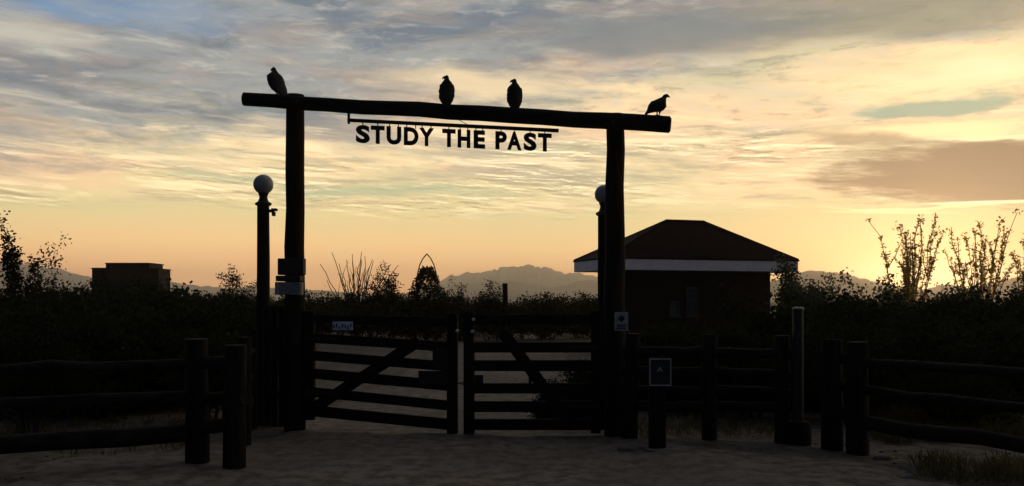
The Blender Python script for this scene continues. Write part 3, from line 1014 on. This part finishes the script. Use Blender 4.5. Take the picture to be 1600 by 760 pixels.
gate = thing('ranch_gateway', (GA + GB) / 2, 'tall dark log gateway of two posts and a crossbeam', 'gateway')
rng = random.Random(9)
def log(p, q, r0, r1, n=18, seg=9, jit=0.018, wander=0.006):
    p, q = Vector(p), Vector(q)
    pts_, rr = [], []
    for i in range(seg + 1):
        s = i / seg
        pts_.append(p.lerp(q, s) + Vector((rng.gauss(0, wander), rng.gauss(0, wander), rng.gauss(0, wander))))
        rr.append((r0 + (r1 - r0) * s) * (1 + rng.gauss(0, 0.012)))
    return MB().tube(pts_, rr, n, True, rng, jit)
pl0, pl1 = gp(461, 668), gp(461, 148)
pr0, pr1 = gp(961.5, 690), gp(960.5, 179)
g0 = lambda p: Vector((p.x, p.y, ground_h(p.x, p.y) - 0.08))
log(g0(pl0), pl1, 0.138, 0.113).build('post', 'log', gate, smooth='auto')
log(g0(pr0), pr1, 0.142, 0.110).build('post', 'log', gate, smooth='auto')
OFF = -0.20
bl_, br_ = gp(381, 156, OFF), gp(1046, 195.5, OFF)
bd = (br_ - bl_).normalized()
beam = log(bl_, br_, 0.086, 0.102, 20, 14, 0.018, 0.004)
# round the sawn right end
endc = br_ + bd * 0.018
beam.tube([br_ - bd * 0.002, endc], [0.098, 0.078], 20)
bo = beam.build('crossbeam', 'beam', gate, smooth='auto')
for px, py in ((462, 160), (958, 190)):
    p = gp(px, py, OFF - 0.10)
    MB().tube([p + GN * 0.02, p - GN * 0.012], 0.026, 6).build('bolt', 'iron', gate, bo)

# hanging sign: bar, two hangers, letters
sgn = thing('hanging_sign', gp(708, 197, OFF), 'iron sign reading STUDY THE PAST hung under the crossbeam', 'sign')
b0, b1 = gp(543, 188, OFF), gp(873, 204.5, OFF)
bar = MB().bar(b0, b1, 0.044, 0.03, 0.004)
bar_o = bar.build('bar', 'iron', sgn)
slope = (b1.z - b0.z) / (b1.x - b0.x)
def beam_z(px): return gp(px, 156 + (px - 381) * (195.5 - 156) / (1046 - 381), OFF).z
for px in (545, 871):
    p = gp(px, 190, OFF)
    MB().box((p.x, p.y, (p.z - 0.03 + beam_z(px) - 0.06) / 2), (0.030, 0.036, beam_z(px) - 0.06 - p.z + 0.03), None, 0.003).build('hanger', 'iron', sgn)
w0, w1 = gp(712, 185, OFF - 0.015), gp(746, 201, OFF - 0.018)
MB().tube([w0, (w0 + w1) / 2 + Vector((0, 0, -0.01)), w1], 0.004, 5).build('tie_wire', 'iron', sgn)

def letter_mesh(ch):
    cu = bpy.data.curves.new('letter', 'FONT')
    cu.body = ch
    cu.size = 1.0
    cu.extrude = 0.5
    cu.offset = 0.048
    cu.resolution_u = 4
    ob = bpy.data.objects.new('letter', cu)
    COL.objects.link(ob)
    dg = bpy.context.evaluated_depsgraph_get()
    me = bpy.data.meshes.new_from_object(ob.evaluated_get(dg))
    bpy.data.objects.remove(ob)
    bpy.data.curves.remove(cu)
    co = np.array([v.co[:] for v in me.vertices])
    fs = [tuple(p.vertices) for p in me.polygons]
    bpy.data.meshes.remove(me)
    mn, mx = co.min(0), co.max(0)
    return (co - mn) / (mx - mn), fs

letters = [('S', 556, 578), ('T', 579.5, 601), ('U', 604, 627), ('D', 631, 654), ('Y', 655, 678),
           ('T', 691, 712), ('H', 715, 735), ('E', 740, 758), ('P', 774, 792), ('A', 792.5, 815), ('S', 818, 838.5), ('T', 840.5, 862)]
cache = {}
for ch, xa, xb in letters:
    if ch not in cache:
        cache[ch] = letter_mesh(ch)
    co, fs = cache[ch]
    t0 = 195.2 + (xa - 556) * (209.2 - 195.2) / (862 - 556)
    pa, pb = gp(xa, t0 + 28.2, OFF), gp(xb, t0 + 28.2, OFF)
    hgt = gp(xa, t0, OFF).z - pa.z
    m = MB()
    vs_ = []
    for c in co:
        x = pa.x + (pb.x - pa.x) * c[0]
        y = pa.y + (pb.y - pa.y) * c[0]
        vs_.append((x, y + (0.5 - c[2]) * 0.016, pa.z + hgt * c[1] + slope * (x - pa.x)))
    m.add(vs_, fs)
    lo_ = m.build('letter', 'iron', sgn)
    # little tabs that hold the letter to the bar
    tabs = (0.5,) if ch in 'STPADE' and ch not in 'DE' else (0.2, 0.8)
    for s in tabs:
        pxm = xa + (xb - xa) * s
        topz = gp(pxm, t0, OFF).z + slope * (pb.x - pa.x) * s - 0.012
        p = gp(pxm, 200, OFF)
        barz = b0.z + slope * (p.x - b0.x) - 0.02
        if barz > topz:
            MB().box((p.x, p.y, (barz + topz) / 2), (0.012, 0.010, barz - topz), None).build('tab', 'iron', sgn, lo_)

# ------------------------------------------------------------------ lamps
def lamp(px, py, r_px, Z, label, valve):
    c = at(px, py, Z)
    r = r_px / F * Z
    t = thing('lamp_post', (c.x, Z, ground_h(c.x, Z)), label, 'lamp post', 'globe lamps either side of the gate')
    zb = c.z - r                                   # underside of the globe
    pole = log((c.x, Z, -0.08), (c.x, Z, zb - 0.13), 0.098, 0.080, 16, 8, 0.012, 0.003)
    pole.build('pole', 'log', t, smooth='auto')
    MB().lathe([(0.085, -0.155), (0.108, -0.145), (0.108, -0.115), (0.075, -0.10), (0.060, -0.07), (0.052, -0.03), (0.066, 0.0), (0.070, 0.025)], (c.x, Z, zb), 20).build('collar', 'iron', t, smooth='auto')
    prof = []
    for i in range(17):
        th = -math.pi / 2 + 0.42 + (math.pi - 0.42) * i / 16
        prof.append((max(0.002, r * math.cos(th)), r * math.sin(th)))
    MB().lathe(prof, c, 28).build('globe', 'globe', t, smooth=True, label='unlit frosted glass globe')
    if valve:
        z = at(px, 331, Z).z
        s = MB()
        s.tube([(c.x + 0.07, Z, z + 0.01), (c.x + 0.145, Z, z + 0.01)], 0.022, 10)
        s.box((c.x + 0.150, Z, z + 0.025), (0.075, 0.07, 0.035), None, 0.005)
        s.box((c.x + 0.140, Z, z - 0.03), (0.045, 0.06, 0.06), None, 0.008)
        s.build('light_sensor', 'iron', t, smooth='auto')
    return t
lamp(411.5, 288.5, 15.5, 12.0, 'globe lamp on a dark post left of the left gate post', True)
lamp(944, 304, 15.0, 11.6, 'globe lamp half hidden behind the right gate post', False)

# call box on the left gate post
cb0 = gp(455, 404, -0.24)
cb = thing('call_box', gp(455, 461, -0.24), 'grey metal box with a pale front panel on the left gate post', 'box')
def cbox(xa, ya, xb, yb, off, d, name, mat, bev=0.004, root=cb, parent=None):
    p, q = gp(xa, yb, off), gp(xb, ya, off)
    c = (p + q) / 2
    return MB().box(c, ((q - p).to_2d().length, d, q.z - p.z), (GD, GN, Vector((0, 0, 1))), bev).build(name, mat, root, parent)
cbox(436, 404, 476, 430, -0.165, 0.11, 'housing', 'iron', 0.008)
cbox(434, 431, 472, 440, -0.19, 0.15, 'hood', 'iron', 0.006)
cbox(432.5, 441, 471.5, 461, -0.185, 0.14, 'front_panel', 'steel', 0.006)
for xa, xb in ((432.5, 435), (469, 471.5)):
    cbox(xa, 441, xb, 461, -0.258, 0.006, 'panel_edge', 'pale', 0.0)

# ------------------------------------------------------------------ gate leaves
def leaf(name_label, x_h, x_m, rails, brace, plate, reflect, lock, stile_y):
    """x_h hinge px, x_m meeting px, rails: (y top, y bottom at hinge, y top, y bottom at meeting)"""
    xa, xb = sorted((x_h, x_m))
    base = gp((xa + xb) / 2, 680)
    t = thing('gate_leaf', (base.x, base.y, 0.03), name_label, 'gate', 'two leaves of the wooden gate')
    up = Vector((0, 0, 1))
    hw = 15
    # stiles
    y0h, y1h = rails[0][0] - 6, rails[-1][1] + 5
    for px, ya, yb, wpx in ((x_h, y0h, y1h, hw), (x_m, stile_y[0], stile_y[1], 16)):
        p, q = gp(px, yb), gp(px, ya)
        MB().box((p + q) / 2, (wpx / F * p.y, 0.10, q.z - p.z), (GD, GN, up), 0.006).build('stile', 'boardv', t)
    s = 1 if x_m > x_h else -1
    for h0, h1, m0, m1 in rails:
        p = gp(x_h + s * hw / 2, (h0 + h1) / 2)
        q = gp(x_m - s * 8, (m0 + m1) / 2)
        MB().bar(p, q, ((h1 - h0) + (m1 - m0)) / 2 / F * 11.2, 0.045, 0.004).build('rail', 'board', t)
    p, q = gp(*brace[0], -0.044), gp(*brace[1], -0.044)
    MB().bar(p, q, 0.145, 0.036, 0.004).build('brace', 'board', t)
    if plate:
        a, b, c, d = plate
        p, q = gp(a, d, -0.075), gp(c, b, -0.075)
        pl = MB().box((p + q) / 2, ((q - p).to_2d().length, 0.02, q.z - p.z), (GD, GN, up), 0.003).build('plate', 'whiteblue', t, label='small pale plate with dark print')
        n = 7
        for i in range(n):
            u = (i + 0.5) / n
            hh = (0.34, 0.5, 0.22, 0.42, 0.3, 0.46, 0.26)[i]
            cc = p.lerp(q, 0.0) + Vector(((q.x - p.x) * u, (q.y - p.y) * u, (q.z - p.z) * (0.42 + 0.15 * math.sin(i * 2.3)))) - GN * 0.012
            MB().box(cc, (0.018, 0.004, (q.z - p.z) * hh), (GD, GN, up)).build('print_mark', 'ink', t, pl)
    for px, py in reflect:
        c = gp(px, py, -0.058)
        MB().tube([c + GN * 0.012, c - GN * 0.010], 0.020, 12).build('reflector', 'reflector', t)
    for a, b, c, d, off in lock:
        p, q = gp(a, d, off), gp(c, b, off)
        MB().box((p + q) / 2, ((q - p).to_2d().length, 0.03, q.z - p.z), (GD, GN, up), 0.005).build('latch_plate', 'iron', t)
    for i in (1, -2):                              # strap hinges
        h0, h1 = rails[i][0], rails[i][1]
        p = gp(x_h - s * 4, (h0 + h1) / 2, -0.062)
        q = gp(x_h + s * 45, (h0 + h1) / 2 + (rails[i][2] - h0) * 0.2, -0.062)
        MB().bar(p, q, 0.045, 0.012, 0.002).build('hinge_strap', 'iron', t)
    return t

leaf('left gate leaf with sagging rails and a small pale plate', 484, 707,
     [(492, 505, 496, 510), (521, 536, 534, 550), (548, 564, 565, 580), (576, 592, 594, 611), (606, 620, 625, 642), (634, 651, 654, 672)],
     ((487, 640), (655, 533)), (520, 503, 551, 516), [(723.5 - 9, 517)], [(654, 580, 699, 600, -0.04), (676, 545, 699, 578, -0.042)], (490, 682))
leaf('right gate leaf with level rails and a bush at its hinge side', 931, 733,
     [(492, 507, 492, 507), (535, 551, 535, 551), (563, 580, 563, 580), (599, 615, 599, 615), (627, 644, 627, 644), (655, 672, 655, 672)],
     ((786, 520), (892, 662)), None, [(740, 499), (746 - 8, 518)], [(742, 586, 755, 600, -0.04), (826, 582, 831, 599, -0.02)], (488, 683))
ch = thing('latch_chain', gp(720, 598, -0.07), 'short dark chain holding the two gate leaves together', 'chain')
m = MB()
for i in range(9):
    a, b = gp(702 + i * 4.4, 596 + 3 * math.sin(i / 8 * math.pi), -0.075), gp(702 + i * 4.4 + 5.4, 596 + 3 * math.sin((i + 1) / 8 * math.pi), -0.075)
    d = (b - a).normalized()
    o = (GN if i % 2 else Vector((0, 0, 1)))
    ring = [(a + b) / 2 + d * (math.cos(k / 10 * 2 * math.pi) * 0.026) + o * (math.sin(k / 10 * 2 * math.pi) * 0.015) for k in range(11)]
    MB().tube(ring, 0.0055, 6, False).build('link', 'iron', ch)

# ------------------------------------------------------------------ boards between lamp and gate post
Zw = 11.75
wa_, wb_ = at(400, HZ, Zw), at(446, HZ, Zw)
pn = thing('board_panel', ((wa_.x + wb_.x) / 2, Zw, 0), 'dark board panel between the left globe lamp and the gate post', 'panel')
nb_ = 4
for i in range(nb_):
    x0 = wa_.x + (wb_.x - wa_.x) * i / nb_
    x1 = wa_.x + (wb_.x - wa_.x) * (i + 1) / nb_
    MB().box(((x0 + x1) / 2, Zw + rng.uniform(-0.006, 0.006), 0.80), (x1 - x0 - 0.008, 0.03, 1.64 + rng.uniform(-0.03, 0.03)), None, 0.003).build('board', 'boardv', pn)
for z in (0.45, 1.25):
    MB().box(((wa_.x + wb_.x) / 2, Zw + 0.045, z), (wb_.x - wa_.x, 0.04, 0.10), None, 0.003).build('batten', 'board', pn)

# ------------------------------------------------------------------ rail fences
def fence(name_label, posts, runs, group='rail fences either side of the gate'):
    """posts: (px, base py, height, radius); runs: (i, j, z, r) logs from post i to post j, bellying in front of the posts"""
    pts_ = []
    for px, py, h, r in posts:
        Z = depth_of(py)
        x = (px - 800) / F * Z
        pts_.append((Vector((x, Z, ground_h(x, Z))), h, r))
    mid_ = sum((p for p, *_ in pts_), Vector()) / len(pts_)
    t = thing('rail_fence', (mid_.x, mid_.y, 0), name_label, 'fence', group)
    for p, h, r in pts_:
        o = log(p - Vector((0, 0, 0.1)), p + Vector((rng.gauss(0, 0.01), rng.gauss(0, 0.01), h)), r * 1.08, r, 14, 6, 0.03, 0.004)
        o.build('post', 'log', t, smooth='auto')
    for i, j, z, r in runs:
        a, b = pts_[i][0].copy(), pts_[j][0].copy()
        a.z, b.z = z + rng.uniform(-0.02, 0.02), z + rng.uniform(-0.02, 0.02)
        d = (b - a).normalized()
        log(a - d * 0.1, b + d * 0.1, r, r * 0.9, 12, 6, 0.03, 0.010).build('rail', 'beam', t, smooth='auto')
    return t

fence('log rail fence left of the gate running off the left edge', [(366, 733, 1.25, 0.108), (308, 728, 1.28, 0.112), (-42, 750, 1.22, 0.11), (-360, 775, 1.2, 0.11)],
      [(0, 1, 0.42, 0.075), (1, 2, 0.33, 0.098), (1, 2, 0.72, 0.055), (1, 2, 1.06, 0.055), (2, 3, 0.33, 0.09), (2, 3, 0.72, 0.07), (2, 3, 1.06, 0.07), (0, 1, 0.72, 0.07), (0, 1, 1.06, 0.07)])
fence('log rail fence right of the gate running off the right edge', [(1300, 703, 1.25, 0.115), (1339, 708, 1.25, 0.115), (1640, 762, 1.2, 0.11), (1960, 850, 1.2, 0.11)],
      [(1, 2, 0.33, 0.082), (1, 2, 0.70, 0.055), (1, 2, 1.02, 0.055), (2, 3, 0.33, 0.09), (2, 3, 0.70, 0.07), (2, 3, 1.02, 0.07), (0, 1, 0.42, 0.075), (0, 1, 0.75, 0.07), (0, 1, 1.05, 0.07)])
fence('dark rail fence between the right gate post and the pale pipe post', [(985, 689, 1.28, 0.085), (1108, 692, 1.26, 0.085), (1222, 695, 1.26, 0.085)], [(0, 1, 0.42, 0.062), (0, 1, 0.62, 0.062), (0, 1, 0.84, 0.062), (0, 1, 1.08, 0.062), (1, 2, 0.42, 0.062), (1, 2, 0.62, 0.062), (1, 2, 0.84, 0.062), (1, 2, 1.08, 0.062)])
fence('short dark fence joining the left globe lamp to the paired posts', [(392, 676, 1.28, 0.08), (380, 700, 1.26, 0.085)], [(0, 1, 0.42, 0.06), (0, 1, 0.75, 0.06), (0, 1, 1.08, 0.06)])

# pale pipe post at the fence corner
Zp = depth_of(697)
pp = at(1247, HZ, Zp)
pt = thing('pipe_post', (pp.x, Zp, ground_h(pp.x, Zp)), 'pale capped pipe post in front of the right fence corner', 'post')
topz = at(1247, 483, Zp).z
MB().tube([(pp.x, Zp, 0.28), (pp.x, Zp, topz)], 0.062, 18).build('pipe', 'pipe', pt, smooth='auto')
MB().lathe([(0.068, 0.0), (0.070, 0.012), (0.062, 0.022), (0.03, 0.030)], (pp.x, Zp, topz - 0.006), 18).build('cap', 'steel', pt, smooth='auto')
MB().lathe([(0.150, -0.06), (0.148, 0.24), (0.132, 0.285), (0.10, 0.295)], (pp.x, Zp, 0.0), 18).build('footing', 'boardv', pt, smooth='auto')

# small white stake in the grass
Zk = 12.2
k0 = at(1459, 672, Zk)
sk = thing('marker_stake', (k0.x, Zk, ground_h(k0.x, Zk)), 'little white stake in the dry grass behind the right fence', 'stake')
MB().box((k0.x, Zk, 0.07), (0.035, 0.025, 0.22), None, 0.004).build('stake', 'white', sk)
MB().box((k0.x - 0.04, Zk - 0.016, 0.15), (0.10, 0.005, 0.035), None, 0.001).build('tag', 'white', sk)

# framed sign on short post
Zf = depth_of(706)
f0 = at(1027.5, 706, Zf)
sg = thing('sign_post', (f0.x, Zf, ground_h(f0.x, Zf)), 'short wooden post carrying a small dark sign with a pale border', 'sign')
ptop = at(1027, 564, Zf).z
MB().box((f0.x, Zf + 0.03, (ptop - 0.1) / 2), (0.178, 0.15, ptop + 0.1), None, 0.012).build('post', 'boardv', sg)
c = at(1030, 581, Zf)
yb = Zf - 0.062
MB().box((c.x, yb, c.z), (0.246, 0.022, 0.31), None, 0.003).build('sign_board', 'ink', sg)
for dx_, dz_, sx, sz in ((0, 0.146, 0.246, 0.012), (0, -0.146, 0.246, 0.014), (-0.117, 0, 0.012, 0.279), (0.117, 0, 0.012, 0.279)):
    MB().box((c.x + dx_, yb - 0.014, c.z + dz_), (sx, 0.006, sz)).build('border_strip', 'pale', sg)
ch_ = MB()
for s in (-1, 1):
    ch_.bar((c.x - 0.004, yb - 0.0135 - 0.001 * s, c.z + 0.055), (c.x - 0.004 + s * 0.030, yb - 0.0135 - 0.001 * s, c.z + 0.008), 0.010, 0.004)
ch_.bar((c.x - 0.024, yb - 0.0135, c.z + 0.022), (c.x + 0.016, yb - 0.0135, c.z + 0.022), 0.007, 0.0035)
ch_.build('arrow_mark', 'pale', sg)

# notice on the right gate post
nt = thing('notice', gp(970.5, 517, -0.16), 'small pale notice with a dark diamond on the right gate post', 'sign')
nb2 = cbox(960, 488, 981.5, 517, -0.158, 0.012, 'notice_board', 'pale', 0.002, nt)
cc = gp(971, 498, -0.167)
dm = MB()
q = 0.045
a, b = GD, Vector((0, 0, 1))
vv_ = [cc + a * q, cc + b * q, cc - a * q, cc - b * q]
dm.add([v - GN * 0.0 for v in vv_] + [v - GN * 0.004 for v in vv_], [(4, 5, 6, 7), (0, 1, 5, 4), (1, 2, 6, 5), (2, 3, 7, 6), (3, 0, 4, 7)])
dm.build('diamond_mark', 'ink', nt)
for py, xa, xb in ((507.2, 963, 978.5), (510.2, 964, 977), (513.2, 962.5, 979)):
    cbox(xa, py, xb, py + 1.5, -0.166, 0.004, 'print_line', 'ink', 0.0, nt)


# ------------------------------------------------------------------ birds
def bird(label, foot, yaw, secs, legs, seed):
    """secs: spine sections (forward, up, half width, half height, tilt) lofted head to tail, legs: list of (forward, side)"""
    m = MB()
    n = 14
    rings = []
    for (fx, z, hw_, hh, ti) in secs:
        ring = []
        for k in range(n):
            th = 2 * math.pi * k / n
            a, b = math.cos(th) * hw_, math.sin(th) * hh
            ring.append(Vector((fx - b * math.sin(ti), a, z + b * math.cos(ti))))
        rings.append(ring)
    vs_ = [v for r_ in rings for v in r_]
    fs = [(i * n + k, i * n + (k + 1) % n, (i + 1) * n + (k + 1) % n, (i + 1) * n + k) for i in range(len(rings) - 1) for k in range(n)]
    fs += [tuple(reversed(range(n))), tuple((len(rings) - 1) * n + k for k in range(n))]
    m.add(vs_, fs)
    for fx, sd, top in legs:
        m.tube([(fx + 0.012, sd, top), (fx - 0.004, sd, top * 0.45), (fx, sd, 0.004)], [0.016, 0.0075, 0.0075], 8)
        for a in (-0.5, 0, 0.5, math.pi):
            m.tube([(fx, sd, 0.007), (fx + math.cos(a) * 0.036, sd + math.sin(a) * 0.036, 0.006)], [0.0075, 0.005], 6)
    me = bpy.data.meshes.new('bird')
    me.from_pydata(m.v, [], m.f)
    ob = bpy.data.objects.new('bird', me)
    COL.objects.link(ob)
    bm = bmesh.new(); bm.from_mesh(me); bmesh.ops.recalc_face_normals(bm, faces=bm.faces); bm.to_mesh(me); bm.free()
    rm = ob.modifiers.new('r', 'REMESH')
    rm.mode = 'VOXEL'
    rm.voxel_size = 0.0045
    sm_ = ob.modifiers.new('s', 'SMOOTH')
    sm_.iterations = 3
    sm_.factor = 0.5
    dg = bpy.context.evaluated_depsgraph_get()
    me2 = bpy.data.meshes.new_from_object(ob.evaluated_get(dg))
    bpy.data.objects.remove(ob)
    me2.materials.clear()
    me2.materials.append(M['bird'])
    me2.shade_smooth()
    o = bpy.data.objects.new('bird', me2)
    COL.objects.link(o)
    o.location = foot
    o.rotation_euler = (0, 0, yaw)
    return tag(o, label, 'bird', 'birds perched on the crossbeam')

def perch(px):
    py = 156 + (px - 381) * (195.5 - 156) / (1046 - 381)
    p = gp(px, py, OFF)
    r = 0.086 + (0.102 - 0.086) * (px - 381) / (1046 - 381)
    return Vector((p.x, p.y, p.z + r - 0.004))

# standing in profile, facing right: beak, head, neck, breast, body, tail
side = [(0.158, 0.222, 0.003, 0.004, -0.5), (0.140, 0.238, 0.010, 0.010, -0.4), (0.118, 0.247, 0.022, 0.024, -0.2), (0.095, 0.236, 0.026, 0.031, 0.5), (0.080, 0.200, 0.034, 0.042, 0.7),
        (0.058, 0.160, 0.060, 0.074, 0.8), (0.020, 0.130, 0.070, 0.084, 0.75), (-0.030, 0.116, 0.066, 0.078, 0.65), (-0.075, 0.090, 0.050, 0.056, 0.65),
        (-0.112, 0.052, 0.034, 0.024, 0.7), (-0.150, 0.016, 0.030, 0.010, 0.8)]
bird('dark bird standing in profile at the right end of the crossbeam', perch(1027), 0.0, side, [(0.03, 0.022, 0.07), (-0.005, -0.022, 0.07)], 1)

# upright, seen from behind, head turned to the left
def upright_bird(label, px, yaw, turn, w, tall, lean=0.0):
    """one loft from tail to crown along z, then the beak as a side loft; remesh joins them"""
    foot = perch(px)
    m = MB()
    n = 16
    # (z, forward, half width, half depth)
    sec = [(-0.055, -0.105, 0.030, 0.008), (-0.02, -0.085, 0.040, 0.018), (0.02, -0.052, w * 0.74, 0.045), (0.07, -0.015, w * 0.90, 0.078), (0.13, 0.005, w * 0.97, 0.088),
           (0.19, 0.016, w * 1.0, 0.086), (0.24, 0.016, w * 0.95, 0.076), (0.270, 0.010, w * 0.70, 0.056), (0.290, 0.006, 0.050, 0.044), (0.308, 0.006, 0.035, 0.035),
           (0.328, 0.010, 0.028, 0.031), (0.348, 0.012, 0.026, 0.028), (0.364, 0.010, 0.014, 0.016), (0.368, 0.010, 0.004, 0.005)]
    vs_ = []
    for z, fw, hw_, hd in sec:
        z *= tall
        for k in range(n):
            th = 2 * math.pi * k / n
            vs_.append((fw + math.sin(th) * hd + lean * max(0, z), math.cos(th) * hw_, z))
    fs = [(i * n + k, i * n + (k + 1) % n, (i + 1) * n + (k + 1) % n, (i + 1) * n + k) for i in range(len(sec) - 1) for k in range(n)]
    fs += [tuple(reversed(range(n))), tuple((len(sec) - 1) * n + k for k in range(n))]
    m.add(vs_, fs)
    for sg in (-1, 1):
        q = [(0.018, sg * w * 0.62, 0.250), (0.0, sg * w * 0.76, 0.17), (-0.040, sg * w * 0.74, 0.075), (-0.09, sg * w * 0.42, -0.02 + 0.02 * sg)]
        m.tube([(a + lean * max(0, z * tall), b, z * tall) for a, b, z in q], [0.024, 0.026, 0.022, 0.008], 10)
    hz_ = 0.340 * tall
    hc = Vector((0.012 + lean * hz_, 0, hz_))
    d = Vector((math.cos(turn), math.sin(turn), 0))
    m.tube([hc, hc + d * 0.030 + Vector((0, 0, 0.002)), hc + d * 0.048 + Vector((0, 0, -0.006)), hc + d * 0.056 + Vector((0, 0, -0.022))], [0.022, 0.018, 0.011, 0.005], 10)
    for sd in (-0.03, 0.03):
        m.tube([(0.02, sd, 0.06), (0.016, sd, 0.03), (0.018, sd, 0.004)], [0.02, 0.009, 0.0085], 8)
        for a in (-0.5, 0, 0.5, math.pi):
            m.tube([(0.018, sd, 0.007), (0.018 + math.cos(a) * 0.036, sd + math.sin(a) * 0.036, 0.006)], [0.0075, 0.005], 6)
    me = bpy.data.meshes.new('bird')
    me.from_pydata(m.v, [], m.f)
    ob = bpy.data.objects.new('bird', me)
    COL.objects.link(ob)
    bm = bmesh.new(); bm.from_mesh(me); bmesh.ops.recalc_face_normals(bm, faces=bm.faces); bm.to_mesh(me); bm.free()
    rm = ob.modifiers.new('r', 'REMESH'); rm.mode = 'VOXEL'; rm.voxel_size = 0.0045
    s_ = ob.modifiers.new('s', 'SMOOTH'); s_.iterations = 3; s_.factor = 0.5
    dg = bpy.context.evaluated_depsgraph_get()
    me2 = bpy.data.meshes.new_from_object(ob.evaluated_get(dg))
    bpy.data.objects.remove(ob)
    cn = [(q.co.copy(), q.normal.copy()) for q in me2.vertices]
    out = []
    for c, nn in cn:
        if 0.02 < c.z < 0.30 * tall:
            c = c + nn * (0.010 * (vnoise(c.y * 55 + px, c.z * 38 + c.x * 30, 4) - 0.5))
        out += [c.x, c.y, c.z]
    me2.vertices.foreach_set('co', out)
    me2.update()
    me2.materials.clear(); me2.materials.append(M['bird']); me2.shade_smooth()
    o = bpy.data.objects.new('bird', me2)
    COL.objects.link(o)
    o.location = foot
    o.rotation_euler = (0, 0, yaw)
    return tag(o, label, 'bird', 'birds perched on the crossbeam')

H = math.pi / 2
upright_bird('dark upright bird above the word THE with its head turned left', 698, H, H * 0.95, 0.098, 1.0)
upright_bird('dark upright bird above the word PAST with its head turned left', 804, H, H * 0.95, 0.096, 1.0)
upright_bird('dark hunched bird at the left end of the crossbeam', 436, H + 0.95, 0.1, 0.125, 1.02, 0.25)
